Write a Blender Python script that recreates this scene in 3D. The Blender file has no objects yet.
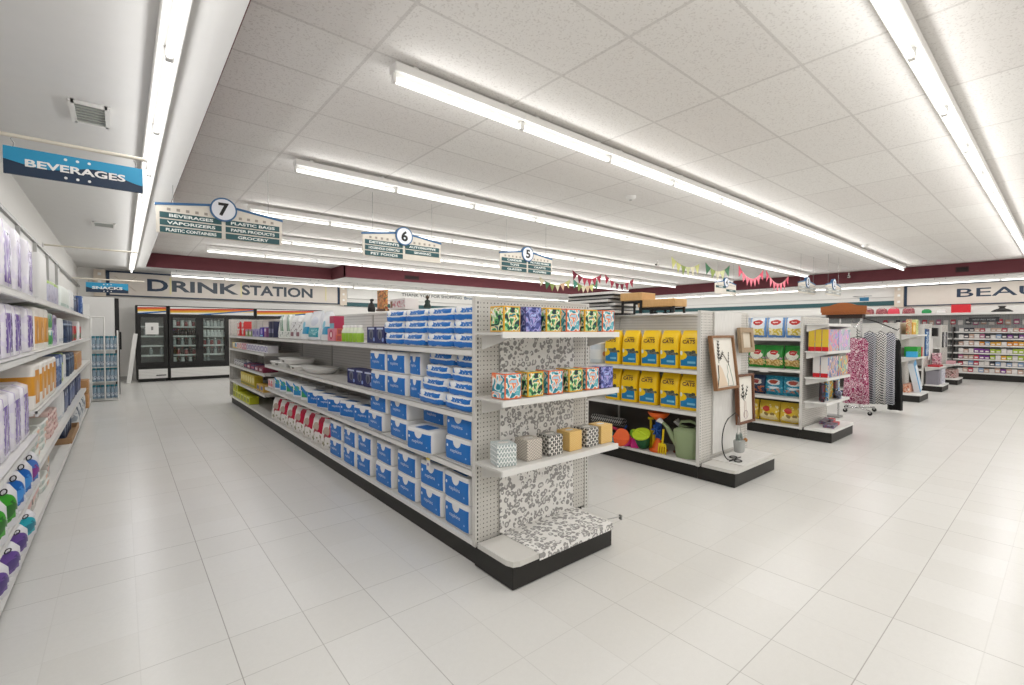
EXPOSURE = 0.19; DOWN = 3.3; UP = 1.3
import bpy, bmesh, math, random
from mathutils import Vector, Matrix
random.seed(7)
SC = bpy.context.scene
COL = SC.collection
PI = math.pi
ORD = ['first','second','third','fourth','fifth','sixth','seventh','eighth','ninth','tenth','eleventh','twelfth','thirteenth',
       'fourteenth','fifteenth','sixteenth','seventeenth','eighteenth','nineteenth','twentieth']

# ------------------------------------------------------------------ materials
def srgb(c):
    if isinstance(c, str):
        c = tuple(int(c[i:i+2], 16)/255 for i in (0, 2, 4))
    return tuple((x/12.92 if x <= .04045 else ((x+.055)/1.055)**2.4) for x in c[:3]) + (1,)

class NT:
    """small helper round a node tree"""
    def __init__(s, name, rough=.5, metal=0, spec=.4):
        s.m = bpy.data.materials.new(name); s.m.use_nodes = True
        s.t = s.m.node_tree; s.n = s.t.nodes; s.l = s.t.links
        s.b = s.n['Principled BSDF']
        s.b.inputs['Roughness'].default_value = rough
        s.b.inputs['Metallic'].default_value = metal
        s.b.inputs['Specular IOR Level'].default_value = spec
    def put(s, sock, v):
        if isinstance(v, bpy.types.NodeSocket): s.l.new(v, sock)
        elif isinstance(v, tuple) and len(v) != len(sock.default_value): sock.default_value = tuple(v)[:len(sock.default_value)]
        else: sock.default_value = v
    def math(s, op, a, b=0.0, c=None):
        n = s.n.new('ShaderNodeMath'); n.operation = op
        s.put(n.inputs[0], a); s.put(n.inputs[1], b)
        if c is not None: s.put(n.inputs[2], c)
        return n.outputs[0]
    def mix(s, f, a, b):
        n = s.n.new('ShaderNodeMix'); n.data_type = 'RGBA'
        s.put(n.inputs[0], f); s.put(n.inputs[6], a); s.put(n.inputs[7], b)
        return n.outputs[2]
    def coord(s, out='Object'):
        return s.n.new('ShaderNodeTexCoord').outputs[out]
    def xyz(s, v):
        n = s.n.new('ShaderNodeSeparateXYZ'); s.put(n.inputs[0], v); return n.outputs
    def comb(s, x, y, z):
        n = s.n.new('ShaderNodeCombineXYZ')
        for i, v in enumerate((x, y, z)): s.put(n.inputs[i], v)
        return n.outputs[0]
    def noise(s, vec, scale, detail=2, out=0):
        n = s.n.new('ShaderNodeTexNoise'); s.put(n.inputs['Vector'], vec)
        n.inputs['Scale'].default_value = scale; n.inputs['Detail'].default_value = detail
        return n.outputs[out]
    def voro(s, vec, scale, feature='F1', rnd=1.0):
        n = s.n.new('ShaderNodeTexVoronoi'); n.feature = feature; s.put(n.inputs['Vector'], vec)
        n.inputs['Scale'].default_value = scale; n.inputs['Randomness'].default_value = rnd
        return n.outputs
    def ramp(s, f, stops, interp='CONSTANT'):
        n = s.n.new('ShaderNodeValToRGB'); r = n.color_ramp; r.interpolation = interp
        while len(r.elements) < len(stops): r.elements.new(.5)
        for e, (p, c) in zip(r.elements, stops): e.position = p; e.color = srgb(c)
        s.put(n.inputs[0], f); return n.outputs[0]
    def base(s, c): s.put(s.b.inputs['Base Color'], c)
    def bump(s, h, strength=.2, dist=.01):
        n = s.n.new('ShaderNodeBump'); n.inputs['Strength'].default_value = strength
        n.inputs['Distance'].default_value = dist; s.put(n.inputs['Height'], h)
        s.l.new(n.outputs[0], s.b.inputs['Normal'])

_flat = {}
def flat(c, rough=.5, metal=0, spec=.4, emit=0, var=.04):
    """one plain colour with a faint procedural mottling"""
    k = (c, rough, metal, spec, emit)
    if k in _flat: return _flat[k]
    t = NT('plain_' + str(c).strip('()').replace(', ', '_'), rough, metal, spec)
    if emit:
        t.b.inputs['Emission Color'].default_value = srgb(c); t.b.inputs['Emission Strength'].default_value = emit
        t.base(srgb(c))
    else:
        n = t.noise(t.coord(), 9, 2)
        c0 = srgb(c); a = tuple(x*(1-var) for x in c0[:3]) + (1,); b = tuple(min(1, x*(1+var)) for x in c0[:3]) + (1,)
        t.base(t.mix(n, a, b))
    _flat[k] = t.m
    return t.m

def art(name, base, shapes, rough=.45, spec=.4, warp=0):
    """printed packaging: ellipses, rectangles and patches in the thing's own x/z coordinates, on its front (-y) face"""
    t = NT(name, rough, 0, spec)
    co = t.coord(); x, y, z = t.xyz(co)
    if warp:
        w = t.xyz(t.noise(co, 16, 2, out=1))
        x = t.math('ADD', x, t.math('MULTIPLY', t.math('SUBTRACT', w[0], .5), warp)); z = t.math('ADD', z, t.math('MULTIPLY', t.math('SUBTRACT', w[2], .5), warp))
    nn = t.xyz(t.coord('Normal')); ny = nn[1]
    fm = t.math('LESS_THAN', ny, -.35)
    col = srgb(base)
    for s in shapes:
        k = s[0]; side = False
        if k.endswith('*'): k = k[:-1]; side = True
        if k == 'e':
            _, cx, cz, rx, rz, c = s
            a = t.math('POWER', t.math('ABSOLUTE', t.math('DIVIDE', t.math('SUBTRACT', x, cx), rx)), 2.0)
            b = t.math('POWER', t.math('ABSOLUTE', t.math('DIVIDE', t.math('SUBTRACT', z, cz), rz)), 2.0)
            m = t.math('LESS_THAN', t.math('ADD', a, b), 1.0)
        elif k == 'r':
            _, x0, x1, z0, z1, c = s
            a = t.math('LESS_THAN', t.math('ABSOLUTE', t.math('SUBTRACT', x, (x0+x1)/2)), abs(x1-x0)/2)
            b = t.math('LESS_THAN', t.math('ABSOLUTE', t.math('SUBTRACT', z, (z0+z1)/2)), abs(z1-z0)/2)
            m = t.math('MULTIPLY', a, b)
        elif k == 'q':   # rectangle in y/z on the two sides
            _, y0, y1, z0, z1, c = s
            a = t.math('LESS_THAN', t.math('ABSOLUTE', t.math('SUBTRACT', y, (y0+y1)/2)), abs(y1-y0)/2)
            b = t.math('LESS_THAN', t.math('ABSOLUTE', t.math('SUBTRACT', z, (z0+z1)/2)), abs(z1-z0)/2)
            m = t.math('MULTIPLY', t.math('MULTIPLY', a, b), t.math('GREATER_THAN', t.math('ABSOLUTE', nn[0]), .4)); side = True
        elif k == 'd':   # diagonal band  x*a+z*b in (lo,hi)
            _, ka, kb, lo, hi, c = s
            v = t.math('ADD', t.math('MULTIPLY', x, ka), t.math('MULTIPLY', z, kb))
            m = t.math('LESS_THAN', t.math('ABSOLUTE', t.math('SUBTRACT', v, (lo+hi)/2)), (hi-lo)/2)
        elif k == 'n':   # noise patches above a threshold, inside a z range
            _, sc, thr, z0, z1, c = s
            m = t.math('GREATER_THAN', t.noise(co, sc, 2), thr)
            b = t.math('LESS_THAN', t.math('ABSOLUTE', t.math('SUBTRACT', z, (z0+z1)/2)), abs(z1-z0)/2)
            m = t.math('MULTIPLY', m, b)
        if not side: m = t.math('MULTIPLY', m, fm)
        col = t.mix(m, col, srgb(c))
    t.base(col)
    return t.m

def patches(name, cols, scale, border=None, box=None, distort=2.0, rough=.45, stretch=(1, 1, 1)):
    """abstract printed pattern of curved colour patches; optional border lines along the edges of a w,d,h box"""
    t = NT(name, rough)
    co = t.coord()
    mp = t.n.new('ShaderNodeMapping'); t.put(mp.inputs[0], co); mp.inputs['Scale'].default_value = stretch
    nz = t.n.new('ShaderNodeTexNoise'); t.put(nz.inputs['Vector'], mp.outputs[0]); nz.inputs['Scale'].default_value = scale
    nz.inputs['Detail'].default_value = .5; nz.inputs['Distortion'].default_value = distort
    n = len(cols)
    col = t.ramp(nz.outputs[0], [(0 if i == 0 else .32+.36*i/n, c) for i, c in enumerate(cols)])
    if border:
        w, d, h, bw, bc = border
        x, y, z = t.xyz(co)
        ex = t.math('GREATER_THAN', t.math('ABSOLUTE', x), w/2-bw); ey = t.math('GREATER_THAN', t.math('ABSOLUTE', y), d/2-bw)
        ez = t.math('GREATER_THAN', t.math('ABSOLUTE', t.math('SUBTRACT', z, h/2)), h/2-bw)
        e = t.math('ADD', t.math('ADD', t.math('MULTIPLY', ex, ey), t.math('MULTIPLY', ey, ez)), t.math('MULTIPLY', ex, ez))
        col = t.mix(t.math('MINIMUM', e, 1.0), col, srgb(bc))
    t.base(col); return t.m

def peg_mat(name, c, u=0, v=2, hole='3a3936', pitch=.0254, r=.15):
    t = NT(name, .45)
    o = t.xyz(t.coord())
    a = t.math('SUBTRACT', t.math('FRACT', t.math('DIVIDE', o[u], pitch)), .5)
    b = t.math('SUBTRACT', t.math('FRACT', t.math('DIVIDE', o[v], pitch)), .5)
    d = t.math('SQRT', t.math('ADD', t.math('MULTIPLY', a, a), t.math('MULTIPLY', b, b)))
    t.base(t.mix(t.math('LESS_THAN', d, r), srgb(c), srgb(hole))); return t.m

def slot_mat(name, c):
    """upright with a column of slots"""
    t = NT(name, .4)
    o = t.xyz(t.coord())
    a = t.math('LESS_THAN', t.math('ABSOLUTE', t.math('SUBTRACT', t.math('FRACT', t.math('DIVIDE', o[2], .0254)), .5)), .27)
    b = t.math('LESS_THAN', t.math('ABSOLUTE', o[0]), .0042)
    t.base(t.mix(t.math('MULTIPLY', a, b), srgb(c), srgb('3a3936'))); return t.m

def line_mat(name, c, dark, pitch, axis=2, frac=.1, rough=.5):
    t = NT(name, rough)
    o = t.xyz(t.coord())
    a = t.math('LESS_THAN', t.math('FRACT', t.math('DIVIDE', o[axis], pitch)), frac)
    t.base(t.mix(a, srgb(c), srgb(dark))); return t.m

def floor_mat():
    t = NT('vinyl_tile', .3, 0, .45)
    x, y, z = t.xyz(t.coord())
    p = .305
    u = t.math('DIVIDE', t.math('SUBTRACT', x, .039), p); v = t.math('DIVIDE', t.math('SUBTRACT', y, 1.73), p)
    fu = t.math('ABSOLUTE', t.math('SUBTRACT', t.math('FRACT', u), .5)); fv = t.math('ABSOLUTE', t.math('SUBTRACT', t.math('FRACT', v), .5))
    # joints differ from one to the next: some read clearly, some hardly
    ju = t.math('FRACT', t.math('MULTIPLY', t.math('SINE', t.math('MULTIPLY', t.math('ROUND', u), 12.99)), 43.7))
    jv = t.math('FRACT', t.math('MULTIPLY', t.math('SINE', t.math('MULTIPLY', t.math('ROUND', v), 7.23)), 51.3))
    mu = t.math('MULTIPLY', t.math('GREATER_THAN', fu, .4935), t.math('MAXIMUM', t.math('MULTIPLY', t.math('SUBTRACT', ju, .15), .75), .08))
    mv = t.math('MULTIPLY', t.math('GREATER_THAN', fv, .4935), t.math('MAXIMUM', t.math('MULTIPLY', t.math('SUBTRACT', jv, .15), .75), .08))
    j = t.math('MAXIMUM', mu, mv)
    cell = t.comb(t.math('FLOOR', u), t.math('FLOOR', v), 0.0)
    wn = t.n.new('ShaderNodeTexWhiteNoise'); t.put(wn.inputs['Vector'], cell)
    vm = t.n.new('ShaderNodeVectorMath'); vm.operation = 'ADD'; t.put(vm.inputs[0], t.coord()); vm.inputs[1].default_value = (3.3, 1.7, .37); co = vm.outputs[0]
    big = t.noise(co, .8, 1); fine = t.noise(co, 45, 4); sp = t.noise(co, 160, 2)
    c = srgb('e0dfdc')
    c = t.mix(t.math('MULTIPLY', wn.outputs[0], .4), c, srgb('d6d4cf'))
    c = t.mix(t.math('MULTIPLY', fine, .22), c, srgb('c4c3bf'))
    c = t.mix(t.math('MULTIPLY', sp, .12), c, srgb('a8a49d'))
    c = t.mix(j, c, srgb('77736c'))
    t.base(c)
    t.put(t.b.inputs['Roughness'], .27)
    return t.m

def ceil_mat():
    t = NT('acoustic_ceiling_tile', .85, 0, .1)
    co = t.coord(); x, y, z = t.xyz(co)
    u = t.math('DIVIDE', t.math('SUBTRACT', x, 1.36), 1.22); v = t.math('DIVIDE', t.math('SUBTRACT', y, 1.29), .61)
    fu = t.math('ABSOLUTE', t.math('SUBTRACT', t.math('FRACT', u), .5)); fv = t.math('ABSOLUTE', t.math('SUBTRACT', t.math('FRACT', v), .5))
    j = t.math('MAXIMUM', t.math('GREATER_THAN', fu, .49), t.math('GREATER_THAN', fv, .483))
    wn = t.n.new('ShaderNodeTexWhiteNoise'); t.put(wn.inputs['Vector'], t.comb(t.math('FLOOR', u), t.math('FLOOR', v), 0.0))
    sp = t.noise(co, 70, 3)
    c = t.mix(wn.outputs[0], srgb('efedea'), srgb('e9e6e3'))
    c = t.mix(t.math('MULTIPLY', t.math('LESS_THAN', sp, .40), .35), c, srgb('b8b2ad'))
    c = t.mix(t.math('MULTIPLY', j, .34), c, srgb('b0aca8'))
    t.base(c); t.bump(sp, .15, .004)
    return t.m

def leopard_mat():
    t = NT('leopard_print_paper', .5)
    co = t.coord(); x, y, z = t.xyz(co)
    # unroll: on the panel z runs on, on the deck y runs on
    vec = t.comb(x, t.math('ADD', t.math('MULTIPLY', y, 1.0), z), 0.0)
    nz = t.noise(vec, 26, 1, out=1)
    vm = t.n.new('ShaderNodeVectorMath'); vm.operation = 'MULTIPLY_ADD'
    t.put(vm.inputs[0], nz); vm.inputs[1].default_value = (.014, .014, 0); t.put(vm.inputs[2], vec)
    d = t.voro(vm.outputs[0], 30, 'F1', .72)[0]
    ring = t.math('LESS_THAN', t.math('ABSOLUTE', t.math('SUBTRACT', d, .40)), .14)
    gap = t.math('GREATER_THAN', t.noise(vec, 36, 1), .40)
    inner = t.math('LESS_THAN', d, .30)
    c = t.mix(t.math('MULTIPLY', inner, .3), srgb('efedea'), srgb('b4b2b0'))
    c = t.mix(t.math('MULTIPLY', ring, gap), c, srgb('9b9997'))
    t.base(c); return t.m

def zig_mat(name, a, b, kind='zig', sc=1.0):
    t = NT(name, .5)
    co = t.coord(); x, y, z = t.xyz(co)
    h = t.math('ADD', x, y)
    if kind == 'zig':      # fine chevrons
        f = t.math('ABSOLUTE', t.math('SUBTRACT', t.math('FRACT', t.math('DIVIDE', h, .03*sc)), .5))
        v = t.math('FRACT', t.math('ADD', t.math('DIVIDE', z, .02*sc), t.math('MULTIPLY', f, 2.0)))
        m = t.math('GREATER_THAN', v, .55)
    elif kind == 'diag':
        v = t.math('FRACT', t.math('DIVIDE', t.math('ADD', z, t.math('SUBTRACT', x, y)), .012*sc)); m = t.math('GREATER_THAN', v, .5)
    elif kind == 'damask':
        u = t.math('SINE', t.math('MULTIPLY', h, 180/sc)); w = t.math('SINE', t.math('MULTIPLY', z, 180/sc))
        m = t.math('GREATER_THAN', t.math('ABSOLUTE', t.math('ADD', t.math('MULTIPLY', u, w), t.math('MULTIPLY', t.math('SINE', t.math('MULTIPLY', h, 360/sc)), .4))), .32)
    elif kind == 'vees':
        f = t.math('ABSOLUTE', t.math('SUBTRACT', t.math('FRACT', t.math('DIVIDE', h, .018*sc)), .5))
        v = t.math('FRACT', t.math('DIVIDE', z, .026*sc))
        m = t.math('MULTIPLY', t.math('LESS_THAN', t.math('ABSOLUTE', t.math('SUBTRACT', f, t.math('MULTIPLY', v, .5))), .12), t.math('LESS_THAN', v, .85))
    t.base(t.mix(m, srgb(a), srgb(b))); return t.m

def wood_mat(name, a, b, sc=18, stretch=(1, 8, 8), rough=.5):
    t = NT(name, rough)
    mp = t.n.new('ShaderNodeMapping'); t.put(mp.inputs[0], t.coord()); mp.inputs['Scale'].default_value = stretch
    t.base(t.mix(t.noise(mp.outputs[0], sc, 4), srgb(a), srgb(b))); return t.m

def glass_mat(name, tint=(.92, .96, .95), amt=.10):
    t = NT(name)
    tr = t.n.new('ShaderNodeBsdfTransparent'); tr.inputs[0].default_value = (*tint, 1)
    gl = t.n.new('ShaderNodeBsdfGlossy'); gl.inputs['Roughness'].default_value = .03
    fr = t.n.new('ShaderNodeLayerWeight'); fr.inputs[0].default_value = .25
    mx = t.n.new('ShaderNodeMixShader')
    t.put(mx.inputs[0], t.math('ADD', t.math('MULTIPLY', fr.outputs[0], .5), amt*.5))
    t.l.new(tr.outputs[0], mx.inputs[1]); t.l.new(gl.outputs[0], mx.inputs[2])
    t.l.new(mx.outputs[0], t.n['Material Output'].inputs[0]); return t.m

WHITE = flat('e4e3e0', .5); WALLW = flat('dcdad6', .8, 0, .2, var=.02); SHELF = flat('d2d0cb', .4); SHELFW = flat('e2e1de', .4)
GREYP = flat('b9b8b5', .5); DARKP = flat('55504c', .6); BLACK = flat('1b1a19', .45); BASEB = flat('24221f', .5)
CHROME = flat('c9c9c9', .25, .9); STEEL = flat('9a9a98', .35, .8); BURG = flat('6a3a40', .7, 0, .2)
TUBE = flat((1.0, 1.0, .985), .4, emit=1.8); TUBE.cycles.emission_sampling = 'NONE'; NAVY = flat('1f3148', .5); TEALG = flat('2c5357', .5); BEIGE = flat('d0c8bf', .6)
PEG = peg_mat('pegboard', 'cfccc6'); PEGX = peg_mat('pegboard_side', 'c4c1bb', 1, 2); SLOT = slot_mat('slotted_upright', 'd2d0cb')
SLAT = line_mat('slatted_back_panel', 'd2d1ce', 'b0afac', .03, 2, .14)

# ------------------------------------------------------------------ mesh building
class MB:
    def __init__(s): s.v = []; s.f = []; s.m = []; s.sm = []; s.mats = []
    def mi(s, mat):
        if mat not in s.mats: s.mats.append(mat)
        return s.mats.index(mat)
    def add(s, vs, fs, mat, smooth=False):
        o = len(s.v); s.v += [tuple(v) for v in vs]; k = s.mi(mat)
        for f in fs: s.f.append(tuple(i+o for i in f)); s.m.append(k); s.sm.append(smooth)
        return s
    def box(s, x0, x1, y0, y1, z0, z1, mat, bev=0, seg=1):
        if x0 > x1: x0, x1 = x1, x0
        if y0 > y1: y0, y1 = y1, y0
        if z0 > z1: z0, z1 = z1, z0
        if not bev:
            v = [(x, y, z) for z in (z0, z1) for y in (y0, y1) for x in (x0, x1)]
            return s.add(v, [(0, 2, 3, 1), (4, 5, 7, 6), (0, 1, 5, 4), (2, 6, 7, 3), (0, 4, 6, 2), (1, 3, 7, 5)], mat)
        b = bmesh.new(); bmesh.ops.create_cube(b, size=1)
        for q in b.verts: q.co = Vector(((x0+x1)/2+q.co.x*(x1-x0), (y0+y1)/2+q.co.y*(y1-y0), (z0+z1)/2+q.co.z*(z1-z0)))
        bmesh.ops.bevel(b, geom=list(b.edges), offset=bev, segments=seg, affect='EDGES', profile=.5)
        s.bm(b, mat, seg > 1); b.free(); return s
    def bm(s, b, mat, smooth=False):
        b.verts.index_update(); s.add([q.co[:] for q in b.verts], [[q.index for q in f.verts] for f in b.faces], mat, smooth)
    def prism(s, pts, axis, a0, a1, mat):
        """extrude the polygon pts (given in the two other axes, in xyz order) along axis"""
        n = len(pts)
        def p(u, v, w): return {'x': (w, u, v), 'y': (u, w, v), 'z': (u, v, w)}[axis]
        vs = [p(u, v, a0) for u, v in pts] + [p(u, v, a1) for u, v in pts]
        fs = [tuple(range(n)), tuple(range(2*n-1, n-1, -1))] + [(i, (i+1) % n, n+(i+1) % n, n+i) for i in range(n)]
        return s.add(vs, fs, mat)
    def cyl(s, p0, p1, r0, mat, r1=None, n=16, caps=True):
        r1 = r0 if r1 is None else r1
        p0 = Vector(p0); p1 = Vector(p1); d = (p1-p0).normalized()
        u = d.orthogonal().normalized(); w = d.cross(u)
        vs = []
        for p, r in ((p0, r0), (p1, r1)):
            vs += [p+(u*math.cos(2*PI*i/n)+w*math.sin(2*PI*i/n))*r for i in range(n)]
        s.add(vs, [(i, (i+1) % n, n+(i+1) % n, n+i) for i in range(n)], mat, True)
        if caps:
            s.add(vs[:n], [tuple(range(n))[::-1]], mat); s.add(vs[n:], [tuple(range(n))], mat)
        return s
    def tube(s, pts, r, mat, n=8, closed=False):
        P = [Vector(p) for p in pts]; N = len(P); vs = []; prev = None
        for i, p in enumerate(P):
            a = P[(i-1) % N] if (closed or i > 0) else p; b = P[(i+1) % N] if (closed or i < N-1) else p
            d = (b-a).normalized()
            if prev is None: u = d.orthogonal().normalized()
            else:
                u = prev - d*prev.dot(d); u = u.normalized() if u.length > 1e-6 else d.orthogonal().normalized()
            prev = u; w = d.cross(u); rr = r[i] if isinstance(r, (list, tuple)) else r
            vs += [p+(u*math.cos(2*PI*k/n)+w*math.sin(2*PI*k/n))*rr for k in range(n)]
        fs = []
        for i in range(N if closed else N-1):
            j = (i+1) % N
            fs += [(i*n+k, i*n+(k+1) % n, j*n+(k+1) % n, j*n+k) for k in range(n)]
        s.add(vs, fs, mat, True)
        if not closed: s.add(vs[:n], [tuple(range(n))[::-1]], mat); s.add(vs[-n:], [tuple(range(n))], mat)
        return s
    def lathe(s, prof, mat, cx=0, cy=0, n=20):
        vs = []; fs = []
        for r, z in prof: vs += [(cx+r*math.cos(2*PI*i/n), cy+r*math.sin(2*PI*i/n), z) for i in range(n)]
        for k in range(len(prof)-1): fs += [(k*n+i, k*n+(i+1) % n, (k+1)*n+(i+1) % n, (k+1)*n+i) for i in range(n)]
        s.add(vs, fs, mat, True)
        s.add(vs[:n], [tuple(range(n))[::-1]], mat); s.add(vs[-n:], [tuple(range(n))], mat); return s
    def loft(s, secs, mat, K=24, e=4, smooth=True):
        """stack of superellipse rings: (z, half width, half depth[, cx, cy])"""
        vs = []
        for q in secs:
            z, hw, hd = q[:3]; cx = q[3] if len(q) > 3 else 0; cy = q[4] if len(q) > 4 else 0
            for i in range(K):
                a = 2*PI*(i+.5)/K; c, d = math.cos(a), math.sin(a)
                vs.append((cx+hw*math.copysign(abs(c)**(2/e), c), cy+hd*math.copysign(abs(d)**(2/e), d), z))
        fs = []
        for k in range(len(secs)-1): fs += [(k*K+i, k*K+(i+1) % K, (k+1)*K+(i+1) % K, (k+1)*K+i) for i in range(K)]
        s.add(vs, fs, mat, smooth)
        s.add(vs[:K], [tuple(range(K))[::-1]], mat); s.add(vs[-K:], [tuple(range(K))], mat); return s
    def grid(s, fn, nu, nv, mat, smooth=True):
        vs = [fn(i/nu, j/nv) for j in range(nv+1) for i in range(nu+1)]
        fs = [(j*(nu+1)+i, j*(nu+1)+i+1, (j+1)*(nu+1)+i+1, (j+1)*(nu+1)+i) for j in range(nv) for i in range(nu)]
        return s.add(vs, fs, mat, smooth)
    def xf(s, M, start=0):
        for i in range(start, len(s.v)): s.v[i] = tuple(M @ Vector(s.v[i]))
        return s
    def text(s, st, mat, cx, cz, w, h, y, depth=0.0, bold=0):
        """lettering in the local x/z plane, facing -y, fitted to w x h"""
        v, f = glyphs(st, depth > 0, bold)
        xs = [q[0] for q in v]; ys = [q[1] for q in v]
        ax, bx, ay, by = min(xs), max(xs), min(ys), max(ys)
        if w is None: w = (bx-ax)*h/(by-ay)*1.15
        s.add([(cx+((q[0]-ax)/(bx-ax)-.5)*w, y-q[2]*depth, cz+((q[1]-ay)/(by-ay)-.5)*h) for q in v], f, mat)
        return s
    def build(s, name, parent=None, origin=(0, 0, 0), loc=None, rz=None):
        me = bpy.data.meshes.new(name)
        o = origin
        me.from_pydata([(v[0]-o[0], v[1]-o[1], v[2]-o[2]) for v in s.v], [], s.f)
        for m in s.mats: me.materials.append(m)
        me.polygons.foreach_set('material_index', s.m); me.polygons.foreach_set('use_smooth', s.sm)
        b = bmesh.new(); b.from_mesh(me); bmesh.ops.recalc_face_normals(b, faces=b.faces); b.to_mesh(me); b.free()
        me.update()
        ob = bpy.data.objects.new(name, me); COL.objects.link(ob)
        if parent: ob.parent = parent
        if loc: ob.location = loc
        if rz is not None: ob.rotation_euler = (0, 0, rz)
        return ob

_gl = {}
def glyphs(st, deep, bold=0):
    k = (st, deep, bold)
    if k in _gl: return _gl[k]
    cu = bpy.data.curves.new('lettering', 'FONT'); cu.body = st; cu.size = 1; cu.resolution_u = 3; cu.offset = bold
    if deep: cu.extrude = .5
    ob = bpy.data.objects.new('lettering', cu); COL.objects.link(ob)
    dg = bpy.context.evaluated_depsgraph_get(); dg.update()
    me = bpy.data.meshes.new_from_object(ob.evaluated_get(dg))
    r = ([tuple(v.co) for v in me.vertices], [tuple(p.vertices) for p in me.polygons])
    bpy.data.objects.remove(ob); bpy.data.curves.remove(cu); bpy.data.meshes.remove(me)
    _gl[k] = r; return r

def tag(o, label=None, cat=None, group=None, kind=None):
    if label: o['label'] = label
    if cat: o['category'] = cat
    if group: o['group'] = group
    if kind: o['kind'] = kind
    return o
def thing(name, label, cat, loc=(0, 0, 0), rz=0, group=None):
    o = bpy.data.objects.new(name, None); o.empty_display_size = .1; COL.objects.link(o)
    o.location = loc; o.rotation_euler = (0, 0, rz)
    return tag(o, label, cat, group)
def lamp(loc, size, down, watts, down_rot=None):
    l = bpy.data.lights.new('tube_light', 'AREA'); l.shape = 'RECTANGLE'; l.size, l.size_y = size; l.energy = watts; l.color = (1, .99, .975)
    o = bpy.data.objects.new('tube_light', l); COL.objects.link(o); o.location = loc
    if not down: o.rotation_euler = down_rot
    return o
def tube_row(x0, x1, y0, y1, z, w=1.0):
    """the light of one line of tubes: below the glass, and past both sides of the housing"""
    cx, cy, lx, ly = (x0+x1)/2, (y0+y1)/2, abs(x1-x0), abs(y1-y0); ax = lx > ly; L = max(lx, ly)
    lamp((cx, cy, z-.041), (L, .03) if ax else (.03, L), True, DOWN*L*w)
    for s in (-1, 1): lamp((cx+(0 if ax else s*.021), cy+(s*.021 if ax else 0), z-.018), (L, .034), False, UP*L*w, (PI/2, 0, (0 if s > 0 else PI) if ax else -s*PI/2))
def struct(name, mb, label=None):
    o = mb.build(name); o['kind'] = 'structure'
    if label: o['label'] = label
    return o
def copy_tree(o, parent=None):
    c = o.copy(); COL.objects.link(c)
    if parent: c.parent = parent
    for ch in list(o.children): copy_tree(ch, c)
    return c

PROTO = {}; USED = set()
def place(kind, x, y, z, rz, label, group=None, tilt=None, scale=None):
    """first call of a kind builds it, later calls copy it with its parts"""
    if kind not in PROTO: PROTO[kind] = MAKERS[kind]()
    o = PROTO[kind]
    if kind in USED: o = copy_tree(o)
    USED.add(kind)
    o.location = (x, y, z); o.rotation_euler = (tilt or 0, 0, rz)
    if scale: o.scale = scale
    o['label'] = label
    if group: o['group'] = group
    elif 'group' in o: del o['group']
    return o
MAKERS = {}
def maker(kind):
    def w(fn): MAKERS[kind] = fn; return fn
    return w
FX, FL, FC = -PI/2, PI/2, 0.0     # fronts towards -x (gondola left faces), towards +x (wall unit), towards -y (end caps)
# ------------------------------------------------------------------ the room
XL, XR, YB, YF, ZS, ZC = -.835, 18.95, 16.1, -5.0, 2.92, 3.28
struct('floor', MB().box(XL-.1, XR+.1, YF-.1, YB+.1, -.1, 0, floor_mat()))
struct('wall_left', MB().box(XL-.1, XL, YF-.1, YB+.1, 0, ZC+.1, WALLW))
struct('wall_right', MB().box(XR, XR+.1, YF-.1, YB+.1, 0, ZC+.1, WALLW))
struct('wall_back', MB().box(XL, XR, YB, YB+.1, 0, ZC+.1, WALLW))
struct('wall_front', MB().box(XL, XR, YF-.1, YF, 0, ZC+.1, WALLW))
struct('ceiling', MB().box(XL, XR, YF, YB, ZC, ZC+.1, ceil_mat()))
SOF = flat('dedddb', .75, 0, .2, var=.02)
struct('ceiling_left', MB().box(XL, .49, YF, YB, ZS, ZC-.001, SOF))
struct('ceiling_back', MB().prism([(.49, 14.9), (5.1, 14.9), (5.1, 13.82), (18.04, 13.82), (18.04, YB), (.49, YB)], 'z', ZS, ZC-.001, SOF))
struct('ceiling_right', MB().box(18.04, XR, YF, 13.82, ZS, ZC-.001, SOF))
struct('trim_1', MB().box(.49, 5.1, 14.86, 14.899, ZS-.003, ZC-.002, BURG))
struct('trim_2', MB().box(5.06, 5.099, 13.78, 14.899, ZS-.003, ZC-.002, BURG))
struct('trim_3', MB().box(5.06, 18.04, 13.78, 13.819, ZS-.003, ZC-.002, BURG))
struct('trim_4', MB().box(18.0, 18.039, YF, 13.819, ZS-.003, ZC-.002, BURG))
struct('trim_5', MB().box(.4905, .496, YF, 14.86, ZS+.004, ZC-.002, BURG))
# teal stripe and thin mouldings round the walls beyond the sign panels
struct('trim_6', MB().box(5.9, XR-.02, YB-.03, YB, 2.17, 2.31, TEALG))
struct('trim_7', MB().box(XR-.03, XR, 3.6, YB, 2.20, 2.345, TEALG))
struct('trim_8', MB().box(XR-.03, XR, 3.6, YB, 2.46, 2.475, GREYP))
struct('trim_9', MB().box(5.9, XR-.04, YB-.035, YB, 2.43, 2.45, GREYP))
struct('baseboard_back', MB().box(XL, .2, YB-.015, YB, 0, .1, flat('a7a6a3', .6)))
struct('trim_10', MB().box(15.2, 15.75, 13.86, 14.3, 0, ZS, WALLW))      # pier under the soffit
w = struct('window_1', MB().box(16.5, 18.4, YB-.06, YB, 2.52, 2.9, flat('8b8d8e', .6)).box(16.62, 17.0, YB-.08, YB-.05, 2.6, 2.8, BLACK))

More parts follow.
